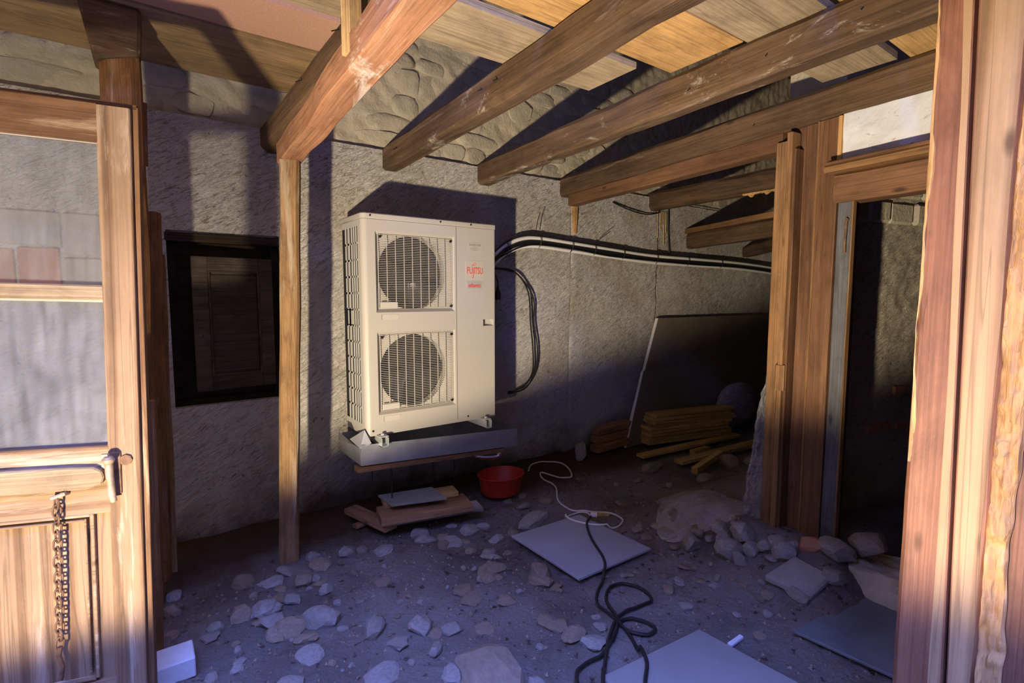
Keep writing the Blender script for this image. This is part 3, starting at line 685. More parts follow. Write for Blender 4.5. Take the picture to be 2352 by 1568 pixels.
upr('plaster_strip', 1.073, 1.090, 2.0, 2.228, -.02, .006, M_raw)
strip = upr('outer_board', 1.30, 1.372, .19, 2.17, -.02, .035, M_jamb_o)
upr('moulding', 1.272, 1.300, .19, 2.20, -.01, .060, M_jamb_o)
upr('moulding', 1.258, 1.272, .19, 2.12, -.02, .045, M_jamb)
upr('moulding_block', 1.262, 1.312, .92, 1.05, .01, .066, M_jamb_o, ch=.012)
timber('lower_rail', pp(1.36,-.045,2.185), pp(3.2,-.045,2.185), .09, .09, M_jamb, fr, up=(0,0,1), ch=.004)
lin = thing('door_lintel', pp(.9,0,1.84), 'brown moulded lintel over the inner doorway', 'lintel')
timber('board', pp(1.085,-.04,1.90), pp(.30,-.04,1.90), .13, .135, M_jamb, lin, up=(0,0,1), ch=.014)
timber('cornice', pp(1.10,.02,1.982), pp(.30,.02,1.982), .13, .035, M_jamb_o, lin, up=(0,0,1), ch=.010)
timber('cornice_fillet', pp(1.09,.035,2.004), pp(.30,.035,2.004), .10, .014, M_jamb, lin, up=(0,0,1), ch=.003)
hn = thing('hinge_pin', pp(1.03,.01,1.7), 'rusty hinge pin on the blue-grey door jamb', 'hinge')
MB().tube([pp(1.03,-.002,1.755), pp(1.03,.006,1.745), pp(1.032,.008,1.63), pp(1.032,.004,1.60)], .006, 8).build('pin', M_rust, hn)
MB().tube([pp(1.03,-.02,1.752), pp(1.03,.008,1.752)], .0075, 8).build('stud', M_rust, hn)
def sill_fn(a, b):
    y = 1.20 - .82*a; k = b*3.0; ho = .185 + .03*noise.noise((y*9,1,4))
    if k < 1.2: off, zz = .10 - .05*k/1.2, ho*k/1.2
    else: off, zz = .05 - .26*(k-1.2)/1.8, ho
    p = pp(y, off + .022*noise.noise((y*11, k*2.5, 2)) + .012*noise.noise((y*28, k*7, 2)), zz + .018*noise.noise((y*14, k*4, 6))); return (p.x, p.y, max(p.z-.02, -.03))
struct(grid('sill', M_mortar, 90, 36, sill_fn))
# white limewashed infill over the lintel
def wfn2(a, b):
    y = 1.075 - .8*a; zz = 1.99 + .245*b; p = pp(y, -.012 + .006*noise.noise((y*9, zz*9, 1)) + .004*noise.noise((y*25, zz*25, 1)), zz); return p
wi = struct(grid('wall_infill', M_white_wall, 70, 24, wfn2)); 
MB().hexa([pp(1.075,-.09,1.99),pp(.275,-.09,1.99),pp(.275,-.02,1.99),pp(1.075,-.02,1.99),pp(1.075,-.09,2.235),pp(.275,-.09,2.235),pp(.275,-.02,2.235),pp(1.075,-.02,2.235)]).build('core', M_mortar, wi)
# strip of film caught on the frame's outer edge
# ------------------------------------------------------------------ air conditioning unit
AX0, AX1, AY0, AY1, AZ0, AZ1 = 1.05, 1.962, 2.87, 3.20, .58, 1.872
ac = thing('air_conditioner_unit', (1.5, 3.03, AZ0), 'tall cream outdoor air conditioning unit with two round fans on the wall', 'air conditioner')
# casing: plan outline with rounded front left corner; left side is built as a slotted panel
def plan(x0, x1, y0, y1, r, seg=6):
    P = []
    for cx, cy, a0 in ((x0+r, y0+r, PI), (x1-.012, y0+.012, 1.5*PI)):
        rr = r if cx < (x0+x1)/2 else .012
        for k in range(seg+1):
            a = a0 + PI/2*k/seg; P.append((cx+rr*math.cos(a), cy+rr*math.sin(a)))
    P += [(x1, y1), (x0, y1)]; return P
def extr(name, P, z0, z1, mat, parent, bevel=0, smooth=True):
    k = len(P); V = [(x,y,z0) for x,y in P] + [(x,y,z1) for x,y in P]
    return mk(name, V, [tuple(range(k)), tuple(range(k,2*k))] + [(i,(i+1)%k,k+(i+1)%k,k+i) for i in range(k)], mat, parent, smooth=smooth, bevel=bevel)
extr('top_cover', plan(AX0-.003, AX1+.003, AY0-.004, AY1+.003, .035), AZ1-.032, AZ1, M_ac, ac, bevel=.005)
extr('base_pan', plan(AX0, AX1, AY0, AY1, .033), AZ0, AZ0+.022, M_ac, ac)
ZF0, ZF1 = AZ0+.022, AZ1-.034
# front panel as strips round two openings, corner included
G = dict(x0=1.128, x1=1.648); g1 = (1.305, 1.775); g2 = (.700, 1.190)
fp = MB()
cor = plan(AX0, AX1, AY0, AY1, .033)[:7]
k = len(cor); cin = [(x+.003, y+.003) for x, y in cor]
for i in range(k-1): fp.add([(cor[i][0],cor[i][1],ZF0),(cor[i+1][0],cor[i+1][1],ZF0),(cor[i+1][0],cor[i+1][1],ZF1),(cor[i][0],cor[i][1],ZF1)], [(0,1,2,3)])
YF = AY0
def fq(x0, x1, z0, z1): fp.add([(x0,YF,z0),(x1,YF,z0),(x1,YF,z1),(x0,YF,z1)], [(0,1,2,3)])
fq(AX0+.033, G['x0'], ZF0, ZF1); fq(G['x0'], G['x1'], ZF0, g2[0]); fq(G['x0'], G['x1'], g2[1], g1[0]); fq(G['x0'], G['x1'], g1[1], ZF1)
fq(G['x1'], 1.660, ZF0, ZF1)
for z0, z1 in (g1, g2):       # sloping reveals of the two recesses
    a, b, c_, d_ = G['x0'], G['x1'], z0, z1; i_ = .018; yb = YF+.022
    o_ = [(a,YF,c_),(b,YF,c_),(b,YF,d_),(a,YF,d_)]; n_ = [(a+i_,yb,c_+i_),(b-i_*.6,yb,c_+i_),(b-i_*.6,yb,d_-i_),(a+i_,yb,d_-i_)]
    for q in range(4): fp.add([o_[q],o_[(q+1)%4],n_[(q+1)%4],n_[q]], [(0,1,2,3)])
fpo = fp.build('front_panel', M_ac, ac)
# service panel (right), with a square hand hole
sp = MB(); sx0, sx1 = 1.662, AX1-.012; hx0, hx1, hz0, hz1 = 1.862, 1.945, 1.203, 1.246
for (x0, x1, z0, z1) in ((sx0,hx0,ZF0,ZF1),(hx1,sx1,ZF0,ZF1),(hx0,hx1,ZF0,hz0),(hx0,hx1,hz1,ZF1)): sp.add([(x0,YF-.001,z0),(x1,YF-.001,z0),(x1,YF-.001,z1),(x0,YF-.001,z1)], [(0,1,2,3)])
pr = plan(AX0, AX1, AY0-.001, AY1, .033)[7:15]
for i in range(len(pr)-1): sp.add([(pr[i][0],pr[i][1],ZF0),(pr[i+1][0],pr[i+1][1],ZF0),(pr[i+1][0],pr[i+1][1],ZF1),(pr[i][0],pr[i][1],ZF1)], [(0,1,2,3)])
spo = sp.build('service_panel', M_ac, ac)
hb = MB(); o_ = [(hx0,YF-.001,hz0),(hx1,YF-.001,hz0),(hx1,YF-.001,hz1),(hx0,YF-.001,hz1)]; n_ = [(hx0+.006,YF+.035,hz0+.004),(hx1-.004,YF+.012,hz0+.004),(hx1-.004,YF+.03,hz1-.002),(hx0+.006,YF+.035,hz1-.002)]
for q in range(4): hb.add([o_[q],o_[(q+1)%4],n_[(q+1)%4],n_[q]], [(0,1,2,3)])
hb.add(n_, [(0,1,2,3)]); hb.build('hand_hole', M_ac, spo)
MB().add([(AX0,AY1,ZF0),(AX1,AY1,ZF0),(AX1,AY1,ZF1),(AX0,AY1,ZF1)], [(0,1,2,3)]).build('rear_panel', M_black, ac)
# slotted left side: bars round the slots, dark coil behind
sd = MB(); ys = [AY0+.033, AY0+.070, AY0+.094, AY0+.106, AY0+.130, AY0+.142, AY0+.166, AY0+.182, AY0+.212, AY0+.240, AY0+.268, AY0+.285, AY1]
nrow = 12; ztop = ZF1-.035; zbot = ZF0+.045; pitch = (ztop-zbot)/nrow; xs = AX0
def sq(y0, y1, z0, z1, th=.004):
    sd.box((xs, y0, z0), (xs+th, y1, z1))
sq(ys[0], AY1, ztop, ZF1); sq(ys[0], AY1, ZF0, zbot)
for a in range(0, 12, 2): sq(ys[a], ys[a+1], zbot, ztop)
for r in range(1, nrow): sq(ys[1], ys[11], zbot+r*pitch-.006, zbot+r*pitch+.006)
sq(ys[7], ys[11], zbot+6.0*pitch, zbot+7.0*pitch)
sd.build('side_panel', M_ac_side, ac)
MB().box((AX0+.02, AY0+.06, ZF0), (AX0+.045, AY1-.012, ZF1)).build('coil', M_fin, ac)
MB().box((AX0+.05, AY0+.15, ZF0), (AX1-.02, AY1-.01, ZF1)).build('inner_shell', M_black, ac)
MB().box((1.656, AY0+.01, ZF0), (1.664, AY1-.01, ZF1)).build('divider', M_black, ac)
for (z0, z1), nm in ((g1, 0), (g2, 1)):
    cx, cz, R = 1.374, (z0+z1)/2 + (.0 if nm == 0 else .0), .222; yb = YF+.026
    # shroud: square cream plate with a round hole and inner cylinder
    V = []; Fc = []; ns = 48
    for k in range(ns):
        a = 2*PI*k/ns; c, s_ = math.cos(a), math.sin(a); q = 1/max(abs(c)/((G['x1']-G['x0'])/2), abs(s_)/((z1-z0)/2))
        bx = min(max(cx+c*q, G['x0']), G['x1']); V += [(1.388+c*q, yb, cz+s_*q), (cx+R*c, yb+.010, cz+R*s_), (cx+R*c, yb+.07, cz+R*s_)]
    for k in range(ns):
        j = (k+1) % ns; Fc += [(3*k,3*j,3*j+1,3*k+1),(3*k+1,3*j+1,3*j+2,3*k+2)]
    sh = mk('fan_shroud', V, Fc, M_ac, ac)
    fn = MB().lathe([(0,-.03),(.045,-.03),(.058,-.018),(.060,.04),(0,.04)], 24); hub = fn.build('fan', M_fan, ac, smooth=True, M=Matrix.Translation((cx,yb+.055,cz)) @ Matrix.Rotation(PI/2,4,'X'))
    for b_ in range(3):
        a0 = .9 + nm*.55 + 2*PI*b_/3; V = []; Fc = []
        for i in range(9):
            r_ = .055 + (.208-.055)*i/8
            for j in range(6):
                a = a0 + (-.55 + 1.1*j/5) * (.75+.35*i/8) + .25*i/8; V.append((cx+r_*math.cos(a), yb+.062-.040*(j/5)+.01, cz+r_*math.sin(a)))
        for i in range(8):
            for j in range(5): q = i*6+j; Fc.append((q,q+1,q+7,q+6))
        mk('blade', V, Fc, M_fan, hub, smooth=True)
    gm_ = MB(); gx0, gx1, gz0, gz1 = G['x0']+.020, G['x1']-.012, z0+.020, z1-.020; yg = YF+.008; nh = 42
    for i in range(nh+1):
        zz = gz0 + (gz1-gz0)*i/nh; gm_.box((gx0, yg, zz-.0012), (gx1, yg+.003, zz+.0012))
    for i in range(10):
        xx = gx0 + (gx1-gx0)*(i/9); gm_.box((xx-.0017, yg+.003, gz0), (xx+.0017, yg+.007, gz1))
    gr = gm_.build('grille', M_acd, ac)
    MB().box((gx0+.006, yg-.004, gz0+.004), (gx0+.115, yg, gz0+.040)).build('name_tab', M_acd, gr, bevel=.002)
    for sx_, sz_ in ((gx0+.012,gz1-.012),(gx1-.012,gz1-.012),(gx1-.012,gz0+.012)):
        MB().lathe([(0,-.004),(.007,-.004),(.008,.006),(0,.006)], 10).build('screw', M_black, gr, M=Matrix.Translation((sx_,yg,sz_)) @ Matrix.Rotation(PI/2,4,'X'))
    MB().box((1.158, YF-.0015, z0-.042), (1.262, YF, z0-.012)).build('label_tab', M_acd, fpo, bevel=.001)
    MB().box((1.156, YF-.002, z0-.042), (1.161, YF, z0-.012)).build('tab_edge', M_grey_t, fpo)
for sx_ in (1.10, 1.55, 1.77):
    MB().lathe([(0,-.003),(.006,-.003),(.006,.002),(0,.002)], 10).build('screw', M_black, ac, M=Matrix.Translation((sx_,AY0-.004,AZ1-.014)) @ Matrix.Rotation(PI/2,4,'X'))
for sx_ in (1.09, 1.74):
    MB().lathe([(0,-.003),(.006,-.003),(.006,.002),(0,.002)], 10).build('screw', M_black, ac, M=Matrix.Translation((sx_,AY0-.001,AZ0+.03)) @ Matrix.Rotation(PI/2,4,'X'))
def text(body, name, x, z, size, mat, parent, sx=1.0, off=0.0, y=YF-.0035, align='CENTER', shear=0, spacing=1.0):
    cu = bpy.data.curves.new(name, 'FONT'); cu.body = body; cu.size = size; cu.align_x = align; cu.align_y = 'CENTER'; cu.offset = off; cu.extrude = .0004; cu.shear = shear; cu.space_character = spacing
    tmp = bpy.data.objects.new(name+'_tmp', cu); COL.objects.link(tmp)
    me = bpy.data.meshes.new_from_object(tmp.evaluated_get(bpy.context.evaluated_depsgraph_get())); bpy.data.objects.remove(tmp)
    me.materials.clear(); me.materials.append(mat); me.name = name
    o = bpy.data.objects.new(name, me); COL.objects.link(o)
    attach(o, parent, Matrix.Translation((x,y,z)) @ Matrix.Rotation(PI/2,4,'X') @ Matrix.Diagonal((sx,1,1,1))); return o
s1 = MB().box((1.745,YF-.0025,1.688),(1.853,YF-.001,1.742)).build('sticker', M_lblc, spo)
text('INVERTER', 'lettering', 1.799, 1.728, .0180, M_grey_t, s1, 1.05, .0004, shear=.15, spacing=1.10)
MB().tube([(1.799+.030*math.cos(2*PI*k/28), YF-.003, 1.704+.009*math.sin(2*PI*k/28)) for k in range(28)], .0012, 5, closed=True).build('oval_emblem', M_grey_t, s1)
text('eco', 'lettering', 1.799, 1.704, .011, M_grey_t, s1, 1.3)
s2 = MB().box((1.727,YF-.0025,1.506),(1.868,YF-.001,1.628)).build('sticker', M_lblc, spo, bevel=.001)
for s_, x_, hx in (('FU',1.7475,0),('ITSU',1.8405,0)): pass
text('FU', 'lettering', 1.7600, 1.563, .060, M_red, s2, .64, .0003)
text('J', 'lettering', 1.7855, 1.556, .076, M_red, s2, .46, .0003)
text('ITSU', 'lettering', 1.8245, 1.563, .060, M_red, s2, .58, .0003)
MB().tube([(1.789+.0095+.0085*math.cos(2*PI*k/16), YF-.003, 1.607+.0085*math.sin(2*PI*k/16)) for k in range(16)], .0011, 5, closed=True).build('loop_emblem', M_red, s2)
MB().tube([(1.789-.0075+.0075*math.cos(2*PI*k/16), YF-.003, 1.600+.006*math.sin(2*PI*k/16)) for k in range(16)], .0011, 5, closed=True).build('loop_emblem', M_red, s2)
s3 = MB().box((1.741,YF-.0025,1.447),(1.853,YF-.001,1.496)).build('sticker', M_lbl, spo)
text('atlantic', 'lettering', 1.797, 1.469, .036, M_red, s3, .92, .0006)
tag(MB().tube(spline([(1.22,3.0,1.874),(1.26,3.02,1.895),(1.36,3.02,1.89),(1.43,3.0,1.874)]), .004, 6).build('wire_offcut', M_steel), 'bright wire offcut lying on top of the unit', 'wire')
# wall brackets under the unit
for bx, lab in ((1.135,'left'), (1.86,'right')):
    br = thing('wall_bracket', (bx,3.1,.54), 'steel wall bracket arm under the %s end of the cream unit' % lab, 'bracket', 'brackets under the unit')
    MB().box((bx-.022,2.80,.525),(bx-.018,YW,.577)).build('flange', M_steel, br); MB().box((bx+.018,2.80,.525),(bx+.022,YW,.577)).build('flange', M_steel, br)
    MB().box((bx-.022,2.80,.525),(bx+.022,YW,.529)).build('web', M_steel, br)
    MB().box((bx-.026,YW-.006,.30),(bx+.026,YW+.01,.60)).build('wall_plate', M_steel, br)
    MB().box((bx-.03,2.815,.577),(bx+.03,2.868,.583)).build('foot_lug', M_steel, br, bevel=.002)
    MB().lathe([(0,0),(.010,0),(.010,.012),(0,.014)], 6, (bx,2.84,.583)).build('bolt', M_steel, br)

# ------------------------------------------------------------------ zinc drip tray on its plank
tr = thing('drip_tray', (1.55,3.0,.40), 'grey zinc drip tray hanging under the cream unit', 'tray')
TL, TR = 1.005, 2.125; zl, zr = .425, .352; hl = .122
def tz(x): return zl + (zr-zl)*(x-TL)/(TR-TL)
TY0, TY1 = 2.845, 3.19
xs_ = [TL + (TR-TL)*i/8 for i in range(9)]
fr_ = MB(); bk_ = MB(); bo_ = MB()
def sheet(b, P): b.add(P, [(0,1,2,3)])
for i in range(8):
    a, b = xs_[i], xs_[i+1]
    fr_.hexa([(a,TY0,tz(a)),(b,TY0,tz(b)),(b,TY0+.002,tz(b)),(a,TY0+.002,tz(a)),(a,TY0-.004,tz(a)+hl),(b,TY0-.004,tz(b)+hl),(b,TY0-.002,tz(b)+hl),(a,TY0-.002,tz(a)+hl)])
    bk_.hexa([(a,TY1,tz(a)),(b,TY1,tz(b)),(b,TY1+.002,tz(b)),(a,TY1+.002,tz(a)),(a,TY1,tz(a)+hl),(b,TY1,tz(b)+hl),(b,TY1+.002,tz(b)+hl),(a,TY1+.002,tz(a)+hl)])
    bo_.hexa([(a,TY0,tz(a)-.002),(b,TY0,tz(b)-.002),(b,TY1,tz(b)-.002),(a,TY1,tz(a)-.002),(a,TY0,tz(a)),(b,TY0,tz(b)),(b,TY1,tz(b)),(a,TY1,tz(a))])
fr_.build('front_lip', M_zinc, tr); bk_.build('rear_lip', M_zinc, tr); bo_.build('floor_sheet', M_zinc, tr)
MB().hexa([(TL,TY0,zl),(TL+.002,TY0,zl),(TL+.002,TY1,zl),(TL,TY1,zl),(TL-.004,TY0,zl+.10),(TL-.002,TY0,zl+.10),(TL-.002,TY1,zl+.10),(TL-.004,TY1,zl+.10)]).build('end_sheet', M_zinc, tr)
MB().hexa([(TR,TY0,zr),(TR+.002,TY0,zr),(TR+.002,TY1,zr),(TR,TY1,zr),(TR+.012,TY0,zr+hl),(TR+.014,TY0,zr+hl),(TR+.014,TY1,zr+hl),(TR+.012,TY1,zr+hl)]).build('end_sheet', M_zinc, tr)
MB().add([(TL-.004,TY0,zl+.10),(TL+.06,TY0-.01,zl+.125),(TL+.035,TY0+.03,zl+.20),(TL-.03,TY0+.10,zl+.14)], [(0,1,2),(0,2,3)]).build('torn_flap', M_zinc, tr)
MB().add([(TL-.004,TY0+.10,zl+.10),(TL-.004,TY1,zl+.10),(TL-.06,TY0+.20,zl+.17),(TL-.11,TY0+.06,zl+.16)], [(0,1,2,3)]).build('torn_flap', M_zinc, tr)
MB().box((1.515,TY0-.006,tz(1.515)),(1.520,TY0-.003,tz(1.515)+hl)).build('seam', M_zinc, tr)
MB().tube(spline([(2.03,2.92,zr+.0),(2.03,2.92,zr-.05),(2.01,2.93,zr-.075),(1.93,2.96,zr-.075),(1.86,2.99,zr-.06)]), .026, 12).build('drain_pipe', M_pipe, tr, smooth=True)
tag(timber('support_plank', (.985,2.875,.402), (2.02,2.885,.334), .07, .03, M_plank_r, None, ch=.002, jit=.002), 'orange plank under the zinc drip tray', 'plank')
for i, (x, y, zb_, r_) in enumerate(((1.085,2.89,.21,.0035),(1.195,2.86,.165,.0035),(1.49,2.89,.24,.0035),(1.65,2.90,.16,.0025))):
    t_ = tag(MB().tube([(x,y,tz(x)-.04),(x+.001,y,(tz(x)+zb_)/2),(x-.002,y,zb_)], r_, 6).build('hanger_wire', M_nail), 'thin wire hanging straight down from the plank under the tray', 'wire', 'wires under the tray')

# pile of boards under the tray
bl = lambda *a, **k: None
def slab(name, P, z, th, mat, label, cat, bev=.002, group=None):      # four plan corners
    o = MB().hexa([(x,y,z-th+dz) for x,y,dz in P] + [(x,y,z+dz) for x,y,dz in P]).build(name, mat, None, bevel=bev); tag(o, label, cat, group); return o
timb = timber
tag(timb('plank', (1.10,2.79,.085), (1.69,2.655,.085), .13, .02, M_plank_g, None, ch=.002, jit=.002), 'grey flat board, lowest in the pile under the tray', 'plank')
tag(timb('plank', (1.02,3.10,.075), (1.125,2.72,.07), .09, .035, M_plank_r, None, ch=.003, jit=.002), 'short reddish plank sticking out at the left of the board pile', 'plank')
tag(timb('plank', (1.085,2.80,.117), (1.62,2.68,.117), .20, .042, M_plank_r, None, ch=.002, jit=.002), 'thick brown plank on the grey board under the tray', 'plank')
tag(timb('plank', (1.15,2.90,.153), (1.60,2.80,.155), .12, .03, M_plank, None, ch=.002, jit=.002), 'yellowish plank below the plasterboard offcut', 'plank')
slab('plasterboard_offcut', [(1.142,2.954,0),(1.152,2.764,0),(1.463,2.668,.0),(1.474,2.883,0)], .185, .014, M_gyps, 'pale plasterboard offcut topmost on the board pile', 'plasterboard')
tag(timb('wood_chip', (.985,2.93,.035), (1.065,2.95,.035), .05, .02, M_plank_r, None, ch=.003, jit=.002), 'small reddish wood chip left of the board pile', 'wood')
# red basin
bs = thing('basin', (2.03,2.885,.02), 'oval red plastic basin on the dirt beside the tray', 'basin')
MB().lathe([(0,.012),(.125,.012),(.140,.03),(.158,.12),(.165,.135),(.172,.135),(.172,.128),(.164,.122),(.147,.02),(.135,.0),(0,.0)], 40, (2.01,2.88,.03), 1.0, .86).build('bowl', M_basin, bs, smooth=True)

# ------------------------------------------------------------------ pipe bundle and cables on the wall
bu = thing('pipe_bundle', (2.4,3.24,1.75), 'bundle of white insulated pipes and black cables running along the wall', 'pipes')
path = [(1.97,3.14,1.56),(2.08,3.17,1.62),(2.18,3.19,1.70),(2.30,3.22,1.775),(2.457,3.235,1.832),(2.632,3.24,1.848),(3.01,3.245,1.83),(3.432,3.245,1.805),(4.034,3.25,1.776),(4.735,3.25,1.770),(5.565,3.25,1.762),(6.35,3.25,1.73),(6.9,3.25,1.69)]
def offs(dx, dy, dz, wob=0): return spline([(x+dx, y+dy, z_+dz+wob*noise.noise((i*.9+dz*50, dy*40, 2))) for i, (x, y, z_) in enumerate(path)], 7)
MB().tube(offs(0,.0,.012), .017, 12).build('pipe', M_wpipe, bu, smooth=True)
MB().tube(offs(0,.0,-.052), .014, 12).build('pipe', M_wpipe, bu, smooth=True)
for dx, dy, dz, r_, w_ in ((0,-.006,.034,.007,.004),(0,-.016,-.014,.011,.004),(0,-.004,-.030,.009,.006),(.0,-.018,-.040,.006,.020)):
    MB().tube(offs(dx,dy,dz,w_), r_, 8).build('cable', M_cable, bu, smooth=True)
for x_, y_, z_ in ((2.30,3.22,1.77),(2.63,3.236,1.846),(2.98,3.24,1.832),(3.25,3.243,1.815),(3.62,3.245,1.795),(4.1,3.248,1.772),(4.6,3.248,1.768),(5.2,3.248,1.765)):
    MB().tube([(x_, y_+.036*math.cos(2*PI*k/14), z_-.008+.052*math.sin(2*PI*k/14)) for k in range(14)], .003, 5, closed=True).build('tie', M_cable, bu)
for q in (((2.58,3.21,1.88),(2.59,3.20,1.98),(2.62,3.20,2.06)),((3.25,3.21,1.86),(3.33,3.20,1.92),(3.42,3.20,1.97)),((2.97,3.21,1.79),(2.94,3.20,1.76))):
    MB().tube(spline(q), .003, 5).build('tie_tail', M_cable, bu)
for pts, lab in (([(1.965,3.16,1.62),(2.10,3.2,1.625),(2.246,3.26,1.615),(2.403,3.27,1.597),(2.541,3.27,1.487),(2.613,3.27,1.365),(2.614,3.27,1.188),(2.652,3.27,.973),(2.634,3.27,.794),(2.535,3.27,.66),(2.403,3.275,.631),(2.38,3.31,.625)],'outer thin black cable looping down the wall right of the unit'),
                 ([(1.965,3.16,1.60),(2.1,3.2,1.61),(2.319,3.25,1.600),(2.455,3.26,1.56),(2.555,3.265,1.417),(2.575,3.265,1.189),(2.60,3.265,.975),(2.60,3.265,.795),(2.53,3.265,.69),(2.42,3.27,.645),(2.38,3.31,.635)],'inner thin black cable looping down the wall right of the unit')):
    tag(MB().tube(spline(pts, 6), .0065, 7).build('cable', M_cable, smooth=True), lab, 'cable')
pg = thing('cable_plug', (2.20,3.15,1.38), 'black cable connector dangling beside the unit', 'plug')
MB().tube(spline([(1.965,3.12,1.60),(2.05,3.14,1.61),(2.13,3.15,1.58),(2.17,3.15,1.52),(2.175,3.15,1.47)]), .0055, 7).build('lead', M_cable, pg, smooth=True)
MB().lathe([(0,.0),(.018,.0),(.021,.01),(.020,.055),(.012,.075),(.008,.10),(0,.10)], 14, (2.176,3.15,1.375)).build('housing', M_cable, pg, smooth=True)
MB().lathe([(0,-.03),(.012,-.028),(.014,.0),(0,.0)], 12, (2.176,3.15,1.375)).build('tip', M_gyps, pg, smooth=True)

# ------------------------------------------------------------------ leaning insulation boards and timber at the right
def leaning(name, P, th, label, edge):
    t_ = thing(name, P[0], label, 'board')
    a, b, c, d = [Vector(p) for p in P]; nn = (b-a).cross(d-a).normalized()
    if nn.y > 0: nn = -nn
    MB().hexa([a, b, b-nn*th, a-nn*th, d, c, c-nn*th, d-nn*th]).build('sheet', M_insul, t_)
    e0, e1 = a-(b-a).normalized()*.008, d-(c-d).normalized()*.008
    MB().hexa([e0, a, a-nn*th, e0-nn*th, e1, d, d-nn*th, e1-nn*th]).build('white_edge', M_white_edge, t_)
    return t_
leaning('insulation_board', [(3.56,3.10,.03),(5.9,3.10,.03),(6.5,3.27,1.175),(4.20,3.27,1.182)], .03, 'tall brown-faced board with white edge leaning at the back wall', 1)
leaning('insulation_board', [(3.53,3.065,.03),(5.9,3.065,.03),(6.2,3.165,.72),(3.86,3.16,.69)], .025, 'lower brown-faced board with white edge leaning on the taller one', 1)
random.seed(11)
sa, sb = Vector((3.70,2.95,0)), Vector((4.62,2.73,0)); sdv = (sb-sa).normalized(); snv = Vector((-sdv.y, sdv.x, 0))
zz = .045
for i, th in enumerate((.075,.03,.03,.03,.028,.028,.028,.026)):
    e = random.uniform(-.02,.035); w_ = .17 if i else .13
    a_ = sa + sdv*(e+.01*i) + snv*(.07+random.uniform(-.012,.012)); b_ = a_ + sdv*(.95+random.uniform(-.05,.05))
    tag(timb('plank', (a_.x,a_.y,zz+th/2), (b_.x,b_.y,zz+th/2), w_, th-.003, M_plank, None, ch=.003, jit=.002),
        ('thick squared timber at the bottom of the yellow plank stack' if i == 0 else 'topmost plank of the yellow timber stack' if i == 7 else 'thin yellow plank in the middle of the timber stack'), 'plank', None if i in (0,7) else 'planks in the timber stack'); zz += th
for x_, y_, z_, ln, r_ in ((3.17,3.12,.07,.40,.0),(3.22,3.16,.135,.40,.01),(3.24,3.17,.205,.40,.02)):
    tag(timb('plank', (x_,y_,z_), (x_+ln,y_-.02,z_+.02), .10, .06, M_plank_r, None, ch=.004, jit=.004), 'reddish plank behind the yellow timber stack against the wall', 'plank', 'reddish planks by the wall')
for p0, p1, w_, th, lab in (((3.40,2.80,.045),(4.65,2.66,.06),.09,.025,'long loose plank lying in front of the timber stack'),((3.53,2.51,.045),(4.62,2.40,.06),.09,.03,'loose plank lying nearest the plastic film'),((3.44,2.30,.05),(3.93,2.39,.075),.05,.05,'short square batten in front of the loose planks'),((3.85,2.60,.04),(4.05,2.58,.045),.06,.05,'small wood block between the loose planks')):
    tag(timb('plank', p0, p1, w_, th, M_plank, None, ch=.003, jit=.002), lab, 'plank')
# grey sack-like bundle behind the timber
def blob(name, c, r, mat, seed, sub=3, amp=.18, flat=1.0, parent=None, freq=1.6):
    bm = bmesh.new(); bmesh.ops.create_icosphere(bm, subdivisions=sub, radius=1)
    for v in bm.verts:
        d_ = 1 + amp*noise.noise(Vector(v.co)*freq + Vector((seed*3.7, seed, 0))) + amp*.4*noise.noise(Vector(v.co)*freq*3 + Vector((seed, 1, 2)))
        v.co *= d_
    me = bpy.data.meshes.new(name); bm.to_mesh(me); bm.free(); me.materials.append(mat)
    for p in me.polygons: p.use_smooth = True
    o = bpy.data.objects.new(name, me); COL.objects.link(o); attach(o, parent, Matrix.Translation(Vector(c)) @ Matrix.Diagonal((*r, 1))); return o
tag(blob('wrapped_bundle', (5.05,2.90,.26), (.36,.10,.24), M_plank_g, 4, 3, .2), 'dark grey wrapped bundle at the end of the timber stack', 'bundle')

# ------------------------------------------------------------------ plastic film bunched at the foot of the frame
random.seed(5)
def film(name, P0, nx, ny, fn, label):
    V = [fn(i/nx, j/ny) for j in range(ny+1) for i in range(nx+1)]
    o = mk(name, V, [(j*(nx+1)+i, j*(nx+1)+i+1, (j+1)*(nx+1)+i+1, (j+1)*(nx+1)+i) for j in range(ny) for i in range(nx)], M_film, None, smooth=True)
    return tag(o, label, 'plastic film')
def crease(u, v, s): return abs(noise.noise((u*5+s, v*2.2, s))) + .5*abs(noise.noise((u*11, v*5+s, s)))
def f_hang(u, v):
    zz = .20 + .80*v; wdt = .12*(1-v)**.7 + .012; y = 1.375 + wdt*u + .012*noise.noise((v*6,0,4))
    x = PX(y) - .01 - .13*(1-v*.6)*crease(u*.9, v*4.5, 3)*math.sin(PI*min(1,max(0,u*.9+.08))) + .02*u
    return (x, y, zz + .01*noise.noise((u*7, v*9, 1)))
film('plastic_film', None, 36, 60, f_hang, 'milky plastic film hanging in folds beside the door frame')
def f_floor(u, v):
    y = 1.46 + .56*u + .05*noise.noise((v*4,0,2)); x = PX(y) - .42*v*(.45+.7*math.sin(PI*min(1,u*1.05))) + .05
    return (x, y, floor_z(x, y) + .012 + .012*crease(u*.7, v*1.2, 8)*(1-.5*v) )
film('plastic_film', None, 60, 44, f_floor, 'crumpled plastic film spread on the ground by the door frame')

